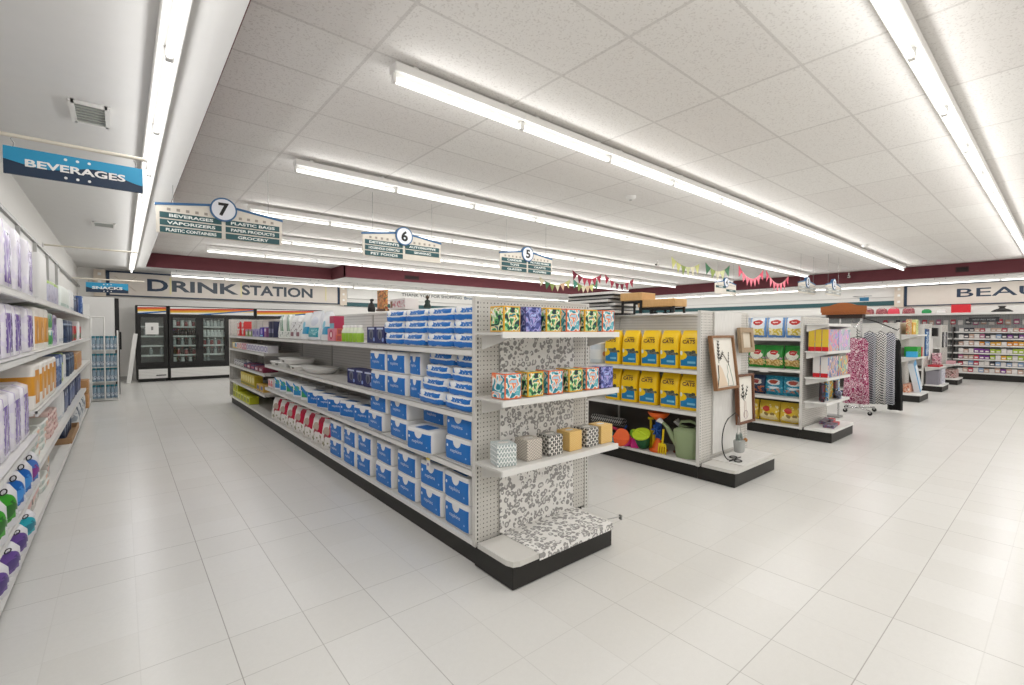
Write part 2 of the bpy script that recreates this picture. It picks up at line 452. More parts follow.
# vents and detectors
def vent(name, label, loc, w, d, rot=None, dark=False):
    t = thing(name, label, 'vent', loc)
    c = flat('3c2426', .6) if dark else WHITE
    f = MB(); 
    for a in (-1, 1):
        f.box(a*w/2-.015, a*w/2+.015, -d/2-.015, d/2+.015, -.018, 0, c); f.box(-w/2, w/2, a*d/2-.015, a*d/2+.015, -.018, 0, c)
    f.build('frame', t)
    g = MB().box(-w/2+.01, w/2-.01, -d/2+.01, d/2-.01, -.004, 0, flat('2a1d1e' if dark else '8e918c', .7))
    for k in range(7):
        y = -d/2+d*(k+.5)/7; g.box(-w/2+.01, w/2-.01, y-.008, y+.004, -.012, -.002, flat('4a2e31' if dark else 'a9aca6', .6))
    g.build('louvre', t)
    if rot: t.rotation_euler = rot
    return t
vent('ceiling_vent', 'square white air vent in the low ceiling by the beverages sign', (-.15, 4.6, ZS-.001), .19, .4)
vent('ceiling_vent', 'small air vent in the low ceiling farther down the left aisle', (-.18, 9.3, ZS-.001), .24, .36)
vent('wall_vent', 'dark air vent in the burgundy band above the beauty sign', (17.998, 1.98, 3.10), .24, .12, (PI/2, 0, -PI/2), True)
vent('wall_vent', 'dark air vent in the burgundy band behind aisle sign six', (7.27, 13.778, 3.06), .5, .1, (PI/2, 0, 0), True)
def detector(x, y, label):
    t = thing('smoke_detector', label, 'detector', (x, y, ZC))
    MB().lathe([(.0, -.05), (.05, -.05), (.07, -.03), (.075, 0)], WHITE).build('body', t)
    MB().lathe([(.0, -.062), (.02, -.06), (.022, -.05)], GREYP).build('sensor', t)
detector(5.62, 4.08, 'round pale detector on the ceiling between the first two tube rows')
detector(12.64, 2.96, 'small detector on the ceiling beside the far end of the front tube row')
def spotcam(x, y, z, label):
    t = thing('ceiling_camera', label, 'camera', (x, y, z))
    MB().cyl((0, 0, 0), (0, 0, -.09), .012, WHITE).build('stem', t)
    MB().box(-.05, .05, -.03, .03, -.16, -.09, WHITE, .008).build('body', t)
    MB().cyl((-.05, 0, -.125), (-.075, 0, -.13), .02, BLACK).build('lens', t)
spotcam(11.2, 7.25, ZC, 'small dark-lensed camera hanging from the ceiling above the yellow bunting')
spotcam(17.9, 4.6, 3.24, 'white camera under the ceiling beside the burgundy band by the beauty wall')

# ------------------------------------------------------------------ fluorescent fixtures
def fixture(length=1.22, rods=0):
    t = thing('strip_light', '', 'light')
    h = MB().box(-length/2+.002, length/2-.002, -.055, .055, .03, .095, SHELFW, .006)
    h.build('housing', t)
    MB().cyl((-length/2+.03, 0, -.018), (length/2-.03, 0, -.018), .019, TUBE, n=14).build('tube', t)
    for a in (-1, 1):
        MB().box(a*(length/2-.012)-.012, a*(length/2-.012)+.012, -.018, .018, -.04, .03, WHITE, .004).build('socket', t)
    for a in (-.5, .5):
        if rods: MB().cyl((a*length*.8, 0, .09), (a*length*.8, 0, rods), .006, STEEL, n=6).build('hanger', t)
        else: MB().box(a*length*.7-.02, a*length*.7+.02, -.015, .015, .09, .128, WHITE).build('hanger', t)
    return t
MAKERS['fix'] = fixture; MAKERS['fixrod'] = lambda: fixture(1.22, .14); MAKERS['fixlow'] = lambda: fixture(1.22, .105)
ROWN = ['front ceiling row', 'second ceiling row', 'third ceiling row', 'fourth ceiling row', 'fifth ceiling row', 'rearmost ceiling row']
for r, (y, xs) in enumerate([(.70, -.0), (3.13, 1.50), (5.58, 1.50), (8.05, 1.50), (10.35, 1.50), (12.65, 1.50)]):
    n = 13 if r else 14
    x0 = xs if r else .30
    for k in range(n):
        place('fix', x0+1.215*k+.61, y, ZC-.128, 0, f'white fluorescent strip light, {ORD[k]} from left in the {ROWN[r]}', 'ceiling strip lights')
    tube_row(x0+.05, x0+1.215*n-.05, y, y, ZC-.128)
for r, y in enumerate([-1.75, -4.0]):       # the rows behind the camera
    for k in range(14):
        place('fix', .30+1.215*k+.61, y, ZC-.128, 0, 'white fluorescent strip light in the rows nearer the shop front', 'strip lights towards the shop front')
    tube_row(.35, .30+1.215*14-.05, y, y, ZC-.128)
tube_row(.215, .215, -2.9, 15.2, ZS-.105, .8); tube_row(1.05, 5.85, 15.25, 15.25, ZS-.14, .6); tube_row(6.0, 16.8, 15.35, 15.35, ZS-.14, .6); tube_row(18.2, 18.2, -2.3, 13.3, ZS-.14, .6)
for k in range(15):
    place('fixlow', .215, -2.985+1.215*k+.61, ZS-.105, PI/2, f'white fluorescent strip light over the left aisle, {ORD[k]} from the front', 'left aisle strip lights')
for k in range(3):
    place('fixrod', 1.02+1.215*k+.61, 15.25, ZS-.14, 0, f'strip light hung before the drink sign, {ORD[k]} from its left end', 'strip lights over the back wall')
place('fixrod', 1.02+1.215*3+.61, 15.25, ZS-.14, 0, 'strip light hung before the drink sign, rightmost of its row', 'strip lights over the back wall')
for k in range(9):
    place('fixrod', 5.95+1.215*k+.61, 15.35, ZS-.14, 0, f'strip light hung before the thank-you sign wall, {ORD[k]} from the left', 'strip lights over the back wall')
for k in range(13):
    place('fixrod', 18.2, -2.4+1.215*k+.61, ZS-.14, PI/2, f'strip light along the beauty wall, {ORD[k]} from the shop front', 'strip lights over the beauty wall')

# ------------------------------------------------------------------ gondola shelving
def shelf_part(parent, org, x_lip, x_back, ya, yb, z, mat=SHELF):
    s = 1 if x_back > x_lip else -1
    m = MB().box(x_lip, x_back, ya+.004, yb-.004, z-.018, z, mat)
    m.box(x_lip, x_lip+s*.012, ya+.004, yb-.004, z-.038, z+.004, mat)
    m.box(x_lip-s*.003, x_lip, ya+.004, yb-.004, z-.034, z-.004, SHELFW)
    for y in (ya+.006, yb-.010):
        m.prism([(x_lip+s*.02, z-.018), (x_back, z-.018), (x_back, z-.075), (x_lip+s*.02, z-.03)], 'y', y, y+.004, mat)
    return m.build('shelf', parent, org)
def gondola(label, x0, x1, y0, y1, left=(), right=(), ztop=1.53, dark=.56, post=True, group='double-sided gondola runs'):
    xm = (x0+x1)/2; org = (xm, y0, 0)
    t = thing('gondola_shelving', label, 'shelving', org, 0, group)
    MB().box(x0+.03, x1-.03, y0+.005, y1-.005, 0, .125, BASEB).build('base', t, org)
    d = MB().box(x0, x1, y0, y1, .128, .147, SHELF)
    d.box(x0-.004, x0+.01, y0, y1, .125, .150, SHELFW).box(x1-.01, x1+.004, y0, y1, .125, .150, SHELFW)
    d.build('deck', t, org)
    MB().box(xm-.018, xm+.018, y0, y1, dark, ztop-.02, SLAT).build('back_panel', t, org)
    MB().box(xm-.018, xm+.018, y0, y1, .147, dark, DARKP).build('back_panel', t, org)
    MB().box(xm-.03, xm+.03, y0, y1, ztop-.02, ztop, SHELF).build('top_rail', t, org)
    k = 1
    while y0+1.22*k < y1-.2:
        MB().box(xm-.028, xm+.028, y0+1.22*k-.012, y0+1.22*k+.012, .175, ztop-.02, GREYP).build('upright', t, org); k += 1
    for ya, yb in ((y0-.02, y0), (y1, y1+.02)):
        MB().box(x0+.034, x1-.034, ya, yb, .14, ztop, PEG).build('end_panel', t, org)
        for x in (x0+.017, x1-.017):
            o = MB().box(-.017, .017, ya-.006-y0, yb+.006-y0, .12, ztop, SLOT).build('end_post', t)
            o.location = (x-xm, 0, 0)
        MB().box(x0, x1, ya-.004, yb+.004, ztop, ztop+.012, SHELF).build('end_cap_rail', t, org)
    for (z, ya, yb) in left: shelf_part(t, org, x0, xm-.018, ya, yb, z)
    for (z, ya, yb) in right: shelf_part(t, org, x1, xm+.018, ya, yb, z)
    return t
def secs(z, y0, n, w=1.22): return [(z, y0+w*k, y0+w*(k+1)) for k in range(n)]
G1 = (1.525, 2.49, 2.17, 9.97)
E1 = G1[2]+1.3*4
gondola('long grey gondola of napkin packs and detergents, leopard-print end cap', *G1,
        left=secs(.555, 2.17, 4, 1.255)+secs(.87, 2.17, 4, 1.255)+secs(1.245, 2.17, 6, 1.3)+secs(.44, 7.21, 2, 1.37)+secs(.73, 7.21, 2, 1.37)+secs(1.02, 7.21, 2, 1.37),
        right=secs(.6, 2.17, 6, 1.3)+secs(1.0, 2.17, 6, 1.3))
G2 = (4.015, 4.99, 2.17, 9.97)
gondola('grey gondola holding yellow litter bags, art frames on its end', *G2, left=secs(.61, 2.17, 6, 1.3)+secs(.995, 2.17, 6, 1.3),
        right=secs(.6, 2.17, 6, 1.3)+secs(1.0, 2.17, 6, 1.3))
G3 = (6.54, 7.49, 2.17, 8.27)
gondola('grey gondola stacked with bags of chips, board games on its end', *G3, left=secs(.505, 2.17, 5)+secs(.865, 2.17, 5)+secs(1.27, 2.17, 5),
        right=secs(.6, 2.17, 5)+secs(1.0, 2.17, 5))
G4 = (11.64, 12.58, 2.17, 8.27); G5 = (14.06, 15.0, 2.17, 8.27); G6 = (16.3, 17.24, 2.17, 8.27)
gondola('white gondola behind the dresses with toys on its end', *G4, left=secs(.5, 2.17, 5)+secs(.95, 2.17, 5))
gondola('white gondola with a hanging blue card on its end', *G5, left=secs(.5, 2.17, 5)+secs(.95, 2.17, 5))
gondola('white gondola nearest the beauty wall', *G6, left=secs(.5, 2.17, 5)+secs(.95, 2.17, 5))

def end_cap(label, x0, x1, yb, shelves, base_h=.125, yf=1.83, mat=SHELF, liner=None):
    org = ((x0+x1)/2, yb, 0)
    t = thing('end_cap_shelf', label, 'end cap display', org, 0, 'end caps facing the front aisle')
    MB().box(x0+.012, x1-.14 if liner == 'leopard' else x1-.03, yf-.005, yb+.018, .004, base_h, BASEB, .004).build('base', t, org)
    xe = x1-.13 if liner == 'leopard' else x1
    MB().prism([(x0+.05, yf-.018), (xe-.05, yf-.018), (xe-.015, yf-.003), (xe, yf+.037), (xe, yb-.028), (x0, yb-.028), (x0, yf+.037), (x0+.015, yf-.003)], 'z', base_h, base_h+.029, mat).build('deck', t, org)
    for z in shelves:
        m = MB().box(x0-.02, x1-.02, 1.885, yb-.028, z-.014, z, mat)
        m.box(x0-.02, x1-.02, 1.872, 1.886, z-.030, z+.003, SHELFW)
        m.build('shelf', t, org)
        for x in (x0+.03, x1-.04):
            MB().prism([(1.888, z-.017), (yb-.028, z-.017), (yb-.028, z-.1), (2.03, z-.075), (1.888, z-.036)], 'x', x-.002, x+.002, mat).build('bracket', t, org)
    return t, org
t, org = end_cap('end cap with leopard-print liner holding three rows of tissue boxes', 1.525, 2.49, 2.15, [1.345, .985, .62], liner='leopard')
LEO = leopard_mat()
MB().box(1.70, 2.33, 2.138, 2.1455, .158, 1.50, LEO).build('back_liner', t, org)
MB().box(1.71, 2.335, 1.808, 2.138, .1545, .158, LEO).box(1.71, 2.335, 1.804, 1.808, .118, .158, LEO).build('deck_liner', t, org)
MB().tube([(2.35, 1.9, .14), (2.42, 1.87, .145), (2.47, 1.85, .15)], .004, STEEL).box(2.466, 2.476, 1.84, 1.86, .13, .16, STEEL).build('bracket_arm', t, org)
t, org = end_cap('whitewashed end cap with three framed line drawings', 4.02, 4.9, 2.15, [])
WASH = wood_mat('whitewashed_board', 'e9e8e5', 'cfcdc9', 9, (6, 6, 1), .55)
MB().box(4.25, 4.80, 2.132, 2.146, .2, 1.535, WASH).build('back_board', t, org)
MB().box(4.22, 4.88, 1.84, 2.13, .1545, .160, WASH).build('deck_board', t, org)
t, org = end_cap('end cap shelves stacked with board games and books', 6.55, 7.45, 2.15, [1.45, 1.11, .785, .485], mat=SHELFW)
t, org = end_cap('white end cap with a green toy box and a leaning blue box', 11.67, 12.55, 2.15, [1.30, .86], mat=SHELFW)
t, org = end_cap('white end cap with a blue hanging card and a pale carton', 14.09, 14.98, 2.15, [.55], mat=SHELFW)
t, org = end_cap('white end cap with a pink package, nearest the beauty wall', 16.33, 17.2, 2.15, [.52], mat=SHELFW)

# wall unit down the left side
def wall_unit():
    x0, xb, y0, y1 = -.44, XL+.012, 2.0, 11.3; org = (XL, y0, 0)
    t = thing('shelving_unit', 'tall white wall shelving down the left side, filled with paper goods', 'shelving', org)
    MB().box(xb, x0-.03, y0, y1, 0, .07, BASEB).build('base', t, org)
    MB().box(xb, x0, y0, y1, .075, .105, SHELFW).box(x0-.01, x0+.003, y0, y1, .06, .109, SHELFW).build('deck', t, org)
    MB().box(XL+.001, xb+.012, y0, y1, .105, 2.42, line_mat('wall_back_panel', 'd8d7d4', 'c2c1be', .3, 2, .02)).build('back_panel', t, org)
    MB().box(XL+.001, XL+.05, y0, 16.0, 2.405, 2.44, STEEL).build('top_rail', t, org)
    for k in range(9):
        y = 4.44+1.22*(k-2)
        if y < y1+.1: MB().box(xb+.012, xb+.045, y-.015, y+.015, .105, 2.40, GREYP).build('upright', t, org)
    for (z, ya, n) in [(.34, 2.0, 2), (.65, 2.0, 2), (1.19, 2.0, 2), (1.565, 2.0, 2), (.43, 4.44, 5), (.80, 4.44, 5), (1.195, 4.44, 5), (1.57, 4.44, 5)]:
        for k in range(n):
            w = 1.22 if n == 2 else 1.37
            shelf_part(t, org, x0, xb+.012, ya+w*k, ya+w*(k+1), z, SHELFW)
    MB().box(xb, x0, y1, y1+.02, 0, 1.8, SHELFW).build('end_panel', t, org)
wall_unit()
# ------------------------------------------------------------------ packaged goods
NB = '1f72c2'
def carton(name, cat, w, d, h, mat, bev=.003):
    o = MB().box(-w/2, w/2, -d/2, d/2, 0, h, mat, bev).build(name); tag(o, None, cat); return o
def softpack(name, cat, w, d, h, mat, r=.02, e=6):
    """a wrapped soft pack: rounded edges, slightly bulging sides"""
    z = [(0, .93), (r*.35, .985), (r, 1), (h*.5, 1.012), (h-r, 1), (h-r*.35, .985), (h, .93)]
    o = MB().loft([(q, w/2*k, d/2*k) for q, k in z], mat, 28, e).build(name); tag(o, None, cat); return o
def part_text(parent, st, mat, cx, cz, w, h, y, name='lettering', depth=0):
    return MB().text(st, mat, cx, cz, w, h, y, depth).build(name, parent)
def napkin(label=True):
    W, D, H = .298, .30, .165
    m = art('napkin_wrapper', 'e6e6e6', [('r', -.134, .134, .010, .140, NB), ('e', .0, .143, .042, .045, 'e6e6e6'), ('r', -.134, .134, .139, .17, 'e6e6e6'),
        ('e', -.105, .100, .010, .010, 'e8eef5'), ('e', .095, .045, .006, .006, '9cc3ea')])
    t = thing('napkin_pack', '', 'napkins')
    z = [(0, .95), (.006, .985), (.018, 1), (H*.5, 1.008), (H-.018, 1), (H-.006, .985), (H, .95)]
    MB().loft([(q, W/2*k, D/2*k) for q, k in z], m, 28, 9).build('wrapper', t)
    MB().box(-.075, .075, -D/2+.03, -D/2+.12, H-.001, H+.0015, flat('2a6db4', .4)).build('top_label', t)
    part_text(t, 'napkins', flat('dfe9f5', .4), -.005, .072, .12, .030, -D/2-.0035)
    return t
MAKERS['napkin'] = napkin
def wipes():
    W, D, H = .315, .22, .085
    m = art('wipes_wrapper', 'e9eaec', [('r*', -.16, .16, .006, .036, '2277cc'), ('r', -.055, .14, .048, .076, '2072c4'), ('n', 60, .66, .05, .075, 'cfdcea'), ('d', 1, 1.0, -.075, -.045, '2b7ac8'), ('r', -.16, .16, .036, .047, 'e9eaec'), ('r*', -.16, .16, .006, .036, '2277cc'),
        ('e', -.062, .066, .02, .012, 'f0f3f6')], .35, .4, .02)
    t = thing('wipes_pack', '', 'wipes')
    MB().loft([(0, W/2*.9, D/2*.9), (.006, W/2*.97, D/2*.97), (.025, W/2, D/2), (.06, W/2, D/2), (.079, W/2*.97, D/2*.96), (H, W/2*.9, D/2*.9)], m, 28, 6).build('wrapper', t)
    for a in (-1, 1): MB().prism([(-D/2*.7, .03), (D/2*.7, .03), (D/2*.7, .04), (-D/2*.7, .04)], 'x', a*W/2*.98, a*(W/2+.014), flat('dfe3ea', .3)).build('end_seal', t)
    return t
MAKERS['wipes'] = wipes
def pouch(name, cat, w, d, h, mat):
    """stand-up pouch with a flat sealed top"""
    o = MB().loft([(0, w/2*.94, d/2*.9), (.012, w/2, d/2), (h*.25, w/2*1.0, d/2), (h*.6, w/2*.98, d/2*.72), (h*.85, w/2*.97, d/2*.45), (h*.94, w/2*.95, d/2*.16), (h, w/2*.96, .004)], mat, 24, 4).build(name)
    tag(o, None, cat); return o
MAKERS['redbag'] = lambda: pouch('detergent_bag', 'detergent', .28, .15, .29, art('red_white_bag', 'e9e6e2',
    [('r', -.01, .14, .145, .275, 'c4143f'), ('e', .03, .15, .09, .05, 'c4143f'), ('e', -.045, .17, .05, .045, 'b9a89a'), ('n', 26, .58, .02, .10, '9a967c'), ('e', -.03, .12, .045, .03, 'a8545c'), ('e', .0, .10, .05, .025, 'e9e6e2')], .35, .4, .05))
MAKERS['leafpouch'] = lambda: pouch('cleaner_pouch', 'pouch', .27, .12, .30, art('leaf_pouch', 'e8ebe6', [('d', 1, .6, .06, .10, '1d6b4a'), ('d', 1, .6, .12, .155, '2b7d55'), ('r', -.14, .14, 0, .09, 'e8ebe6'), ('n', 40, .58, .02, .08, '7d8a84')], .3))
MAKERS['printpouch'] = lambda: pouch('cleaner_pouch', 'pouch', .22, .12, .28, art('print_pouch', 'e5e6e6', [('n', 34, .56, .05, .2, '8a8486'), ('r', -.05, .05, .03, .08, '8c5a66')], .3))
MAKERS['bluepouch'] = lambda: pouch('cleaner_pouch', 'pouch', .27, .13, .30, art('blue_pouch', 'e9ecee', [('r', -.03, .13, .06, .14, '2a9cc8'), ('e', -.02, .16, .05, .04, '7cc4dc')], .3))
MAKERS['tealpouch'] = lambda: pouch('cleaner_pouch', 'pouch', .38, .15, .31, art('teal_pouch', 'e6e9ee', [('r', -.17, .17, .03, .13, '2fa3b4'), ('n', 40, .55, .05, .11, 'bfe4e8'), ('e', .02, .2, .12, .05, 'd3d8e6')], .3))
MAKERS['pinkbox'] = lambda: carton('soap_box', 'soap', .2, .1, .12, art('pink_soap_box', 'd98a98', [('e', 0, .06, .05, .045, 'b3244f'), ('e', 0, .06, .025, .027, 'f0dcd8')]))
MAKERS['redbox'] = lambda: carton('soap_box', 'soap', .12, .1, .12, art('red_soap_box', 'b33a5a', [('r', -.06, .06, 0, .05, '7fb3c4')]))
MAKERS['orangebox'] = lambda: carton('soap_box', 'soap', .16, .1, .06, art('orange_soap_box', 'd9694a', [('r', -.05, .05, .01, .05, 'b04a50')]))
def bottle(name, cat, r, h, body, cap, neck=.35):
    t = thing(name, '', cat)
    MB().lathe([(r*.9, 0), (r, .01), (r, h*.62), (r*.75, h*.76), (r*neck, h*.84), (r*neck, h*.87)], body, n=14).build('body', t)
    MB().lathe([(r*neck*1.15, h*.86), (r*neck*1.15, h*.985), (r*neck*.9, h)], cap, n=12).build('cap', t)
    return t
MAKERS['limebottle'] = lambda: bottle('cleaner_bottle', 'bottle', .034, .15, art('lime_bottle', 'dfe6d0', [('r*', -.05, .05, .0, .08, '9ac23f')], .3), WHITE, .6)
MAKERS['navybox'] = lambda: carton('cutlery_box', 'box', .17, .12, .135, art('navy_box', '232a63', [('e', 0, .075, .04, .045, '6c7080'), ('e', 0, .065, .02, .03, '3a3c52'), ('r', -.06, .06, .112, .126, 'c3cbe2'), ('e', .055, .03, .018, .016, '8fa4d8')]))
def tray(oval=False):
    t = thing('white_dish', '', 'dish')
    if oval:
        MB().loft([(0, .27, .12), (.015, .30, .14), (.05, .33, .165), (.056, .33, .165), (.052, .315, .15), (.02, .28, .125)], flat('e6e5e2', .3), 32, 2.4).build('bowl', t)
        MB().loft([(.05, .33, .165), (.057, .34, .172), (.06, .335, .167)], WHITE, 32, 2.4).build('rim', t)
    else:
        MB().loft([(0, .30, .14), (.025, .31, .15), (.048, .315, .155)], flat('e4e3df', .35), 28, 8).build('body', t)
        MB().loft([(.047, .325, .165), (.057, .325, .165), (.06, .31, .15)], WHITE, 28, 8).build('lid', t)
        MB().box(-.04, .04, -.158, -.15, .015, .035, flat('6b6a66')).build('latch', t)
    return t
MAKERS['tray'] = tray; MAKERS['oval'] = lambda: tray(True)
MAKERS['smalltray'] = lambda: (lambda t: (setattr(t, 'scale', (.6, .8, .9)), t)[1])(tray())
def colourbox(i, w, d, h, base, blobs): MAKERS['cb%d' % i] = lambda: carton('small_carton', 'box', w, d, h, art('small_carton_%d' % i, base, blobs))
colourbox(0, .19, .12, .12, 'cf3b3b', [('e', 0, .06, .06, .035, 'f0dcd4'), ('r', -.095, .095, .095, .12, 'e0e0dc')])
colourbox(1, .2, .12, .11, '7f8f5c', [('e', 0, .05, .06, .03, 'e6e6dc'), ('r', -.1, .1, .08, .11, 'a88aa6')])
colourbox(2, .2, .12, .12, 'a9a2c8', [('e', 0, .06, .05, .035, '5c4a9c')])
colourbox(3, .19, .12, .14, '4a3aa0', [('e', .02, .08, .05, .04, 'b8a8e0'), ('r', -.09, .09, .01, .03, '8fd0e8')])
colourbox(4, .12, .10, .22, '2a2c4c', [('r', -.05, .05, .06, .12, '8a8aa8')])
colourbox(5, .13, .12, .13, '8a5a86', [('r', -.05, .05, .08, .12, 'd8cfe0')])
colourbox(6, .2, .14, .105, 'e2e0e4', [('e', -.03, .055, .06, .042, '6f6aa6'), ('e', -.03, .055, .035, .026, 'e2e0e4'), ('r', .05, .095, .02, .09, '9a8fb8')])
colourbox(7, .2, .14, .105, 'e4dcd8', [('e', 0, .055, .07, .042, 'd0503c'), ('e', 0, .055, .04, .026, 'ecd8d0')])
colourbox(8, .2, .14, .105, 'd6dfe6', [('e', 0, .055, .07, .042, '4a90c0'), ('r', -.1, .1, 0, .02, 'e0c050')])
colourbox(9, .2, .14, .105, 'e6c860', [('e', 0, .055, .06, .04, 'f0ece0')])
colourbox(10, .2, .14, .105, 'dcaeb4', [('e', 0, .055, .07, .042, 'b8487a'), ('e', 0, .055, .04, .026, 'f0e4e4')])
colourbox(11, .26, .2, .075, '2c2f66', [('r', -.1, .1, .02, .055, 'b6586e')])
colourbox(12, .26, .2, .075, '7c2a44', [('r', -.1, .05, .02, .055, 'd8c8cc')])
colourbox(13, .16, .12, .20, 'c9b23a', [('e', 0, .12, .06, .05, 'e6da90'), ('r', -.08, .08, .02, .05, '8c8a3a')])
colourbox(14, .22, .14, .12, 'c7ca2c', [('e', 0, .06, .07, .035, '8f9a26'), ('r', -.1, .1, .09, .11, 'e4e890')])
colourbox(15, .2, .12, .1, 'c9a24c', [('r', -.06, .06, .03, .08, '4a6aa0')])
colourbox(16, .22, .2, .11, 'e6dedd', [('r', -.1, .1, .02, .06, 'd87a7e'), ('e', 0, .08, .05, .02, 'd85a66')])
colourbox(17, .27, .2, .16, 'e6e8ea', [('r', -.12, .12, .02, .08, '2a8cc8'), ('e', .06, .06, .04, .03, 'd04a3c'), ('e', -.06, .1, .05, .03, '59b08a'), ('d', 1, 1.4, .06, .1, '2a9ad0')])
colourbox(18, .27, .2, .16, 'e6e8ea', [('r', -.12, .12, .03, .10, '3aa06a'), ('e', .08, .05, .035, .03, 'd04a3c'), ('d', 1, 1.4, .03, .1, '2f7fc0')])
def can():
    t = thing('food_can', '', 'can')
    MB().lathe([(.036, 0), (.038, .004), (.038, .088), (.036, .092)], art('grey_can', 'b9b8b8', [('r*', -.05, .05, .02, .07, 'dddcdc'), ('n*', 30, .55, .02, .07, '8a8c96')], .3), n=16).build('body', t)
    MB().lathe([(.033, .092), (.035, .095), (.033, .094)], STEEL, n=16).build('lid', t)
    return t
MAKERS['can'] = can

SH = {'deck': .147, 's2': .56, 's3': .87, 's4': 1.245}
NE = 'from the near end'
# napkin packs: (depth offset, y of the centre) per row, near to far
rows = [('deck', .148, [2.375, 2.70, 3.04, 3.41, 3.80, 4.125, 4.49], 'bottom deck, lower layer', 0),
        ('deck', .315, [2.375, 2.69, 3.04, 3.42, 3.80, 4.115, 4.475], 'bottom deck, upper layer', 1),
        ('s2', .556, [2.365, 2.755, 3.16, 3.56], 'second shelf, lower layer', 0),
        ('s2', .7045, [2.36, 2.83, 3.16, 3.53], 'second shelf, upper layer', 1),
        ('s3', .872, [2.955, 3.205, 3.52], 'third shelf, lower layer', 0),
        ('s3', 1.035, [2.955, 3.205, 3.515], 'third shelf, upper layer', 1)]
for key, z, ys, where, up in rows:
    for i, y in enumerate(ys):
        dx = .155 + random.uniform(0, .012); rot = random.uniform(-.04, .04)
        if key == 's2' and i == 1: dx, rot = (.10, .10) if not up else (.26, 0)
        if key == 's3' and i == 0: dx = .19
        place('napkin', G1[0]+.012+dx, y, z, FX+rot, f'white and blue napkin pack on the {where}, {ORD[i]} {NE}', 'blue and white napkin packs', scale=(.57 if key == 's3' and i == 0 else 1, 1, {'deck': 1, 's2': .89, 's3': .97}[key]))
for i, y in enumerate([4.22, 4.54, 4.87, 5.19]):
    place('napkin', G1[0]+.14, y, .556, FX+.33+random.uniform(-.06, .06), f'white and blue napkin pack in second shelf single row, {ORD[i]} {NE}', 'blue and white napkin packs', scale=(1, .62, .89))
place('napkin', G1[0]+.15, 3.89, .556, FX+.2, 'white and blue napkin pack where the second-shelf stack drops to one layer', 'blue and white napkin packs', scale=(1, .7, .89))
place('napkin', G1[0]+.30, 2.60, .556, FX, 'white and blue napkin pack set back in the dark gap of the second shelf', 'blue and white napkin packs')
for c, (y, n) in enumerate([(2.335, 3), (2.66, 3), (2.99, 3), (3.32, 3)]):
    for k in range(3):
        place('wipes', G1[0]+.15+.006*k+random.uniform(0, .012), y-.01+random.uniform(-.012, .012), 1.247+.084*k, FX+random.uniform(-.05, .05),
              f'blue and white wipes pack on top shelf, {["bottom","middle","top"][k]} layer, {ORD[c]} stack {NE}', 'blue and white wipes packs')
for c, y in enumerate([2.355, 2.69]):
    for k in range(4):
        place('wipes', G1[0]+.125+.02*k, y-.0+.02*(1-k)*.6, .872+.084*k, FX+random.uniform(-.06, .03),
              f'blue and white wipes pack on third shelf, {["bottom","second","third","top"][k]} layer, {"near" if c == 0 else "far"} stack', 'blue and white wipes packs')
for i, y in enumerate([3.565, 3.735]):
    place('navybox', G1[0]+.12, y-.02, 1.247, FX, f'small navy box on the top shelf, {"nearer" if i == 0 else "farther"} of two', 'small navy boxes')
for i, y in enumerate([3.82, 4.0, 4.19]):
    place('navybox', G1[0]+.12, y-.03, .872, FX+.05, f'small navy box on the third shelf, {["nearest","middle","farthest"][i]} of three', 'small navy boxes')
for i, y in enumerate([4.86, 5.19, 5.52, 5.86, 6.20, 6.54, 6.88]):
    place('redbag', G1[0]+.12, y-.06, .148, FX+.3+random.uniform(-.08, .08), f'red and white detergent bag on the bottom deck, {ORD[i]} {NE}', 'red and white detergent bags')
for i, (y, k) in enumerate([(5.55, 'cb18'), (5.87, 'cb17'), (6.18, 'cb18'), (6.48, 'cb17'), (6.77, 'cb17')]):
    place(k, G1[0]+.14, y-.02, .556, FX+.33+random.uniform(-.06, .06), f'white pack with {"green" if k == "cb18" else "bright blue"} panel on the second shelf, {ORD[i]} beyond the napkins', 'bright printed white packs', scale=(.98, .6, 1))
for i, y in enumerate([6.97, 7.12]):
    place('cb16', G1[0]+.14, y+.03-.02*i, .556, FX, f'pink and white box at the far end of the second shelf, {"nearer" if i == 0 else "farther"} of two', 'pink and white boxes', scale=(.6, 1, 1))
place('tray', G1[0]+.2, 6.75, .872, FX+.06, 'white lidded dish on the third shelf, farthest of the row', 'white dishes')
place('tray', G1[0]+.19, 6.36, .933, FX-.05, 'white lidded dish stacked over the farthest dish', 'white dishes')
PROTO['tray'].location.z = .872
place('smalltray', G1[0]+.17, 5.98, .872, FX, 'small white lidded dish between the larger dishes', 'white dishes')
place('oval', G1[0]+.2, 5.45, .872, FX-.03, 'white oval bowl on the third shelf', 'white dishes')
# top shelf, far half
z = 1.247; xx = G1[0]
items = [('leafpouch', 6.60, 'white pouch with green leaves on the top shelf, farther of two'), ('leafpouch', 6.30, 'white pouch with green leaves on the top shelf, nearer of two'),
 ('printpouch', 6.06, 'white pouch with dark print next to the leaf pouches'), ('printpouch', 5.82, 'white pouch with dark print next to the blue pouch'),
 ('bluepouch', 5.58, 'white pouch with blue panel beyond the wide teal pouch'), ('tealpouch', 5.24, 'wide white pouch with teal panel on the top shelf'),
 ('bluepouch', 4.90, 'white pouch with blue panel beside the pink soap boxes')]
for k, y, l in items: place(k, xx+.12, y, z, FX+random.uniform(-.08, .08), l, 'white cleaner pouches')
place('pinkbox', xx+.09, 4.62, z, FX, 'pink soap box at the foot of the small stack'); place('redbox', xx+.09, 4.60, z+.121, FX, 'red soap box standing on the pink soap box')
place('orangebox', xx+.09, 4.38, z+.06+.001, FX, 'orange soap box upper one of two beside the lime bottles'); place('orangebox', xx+.09, 4.40, z, FX, 'orange soap box lower one of two beside the lime bottles')
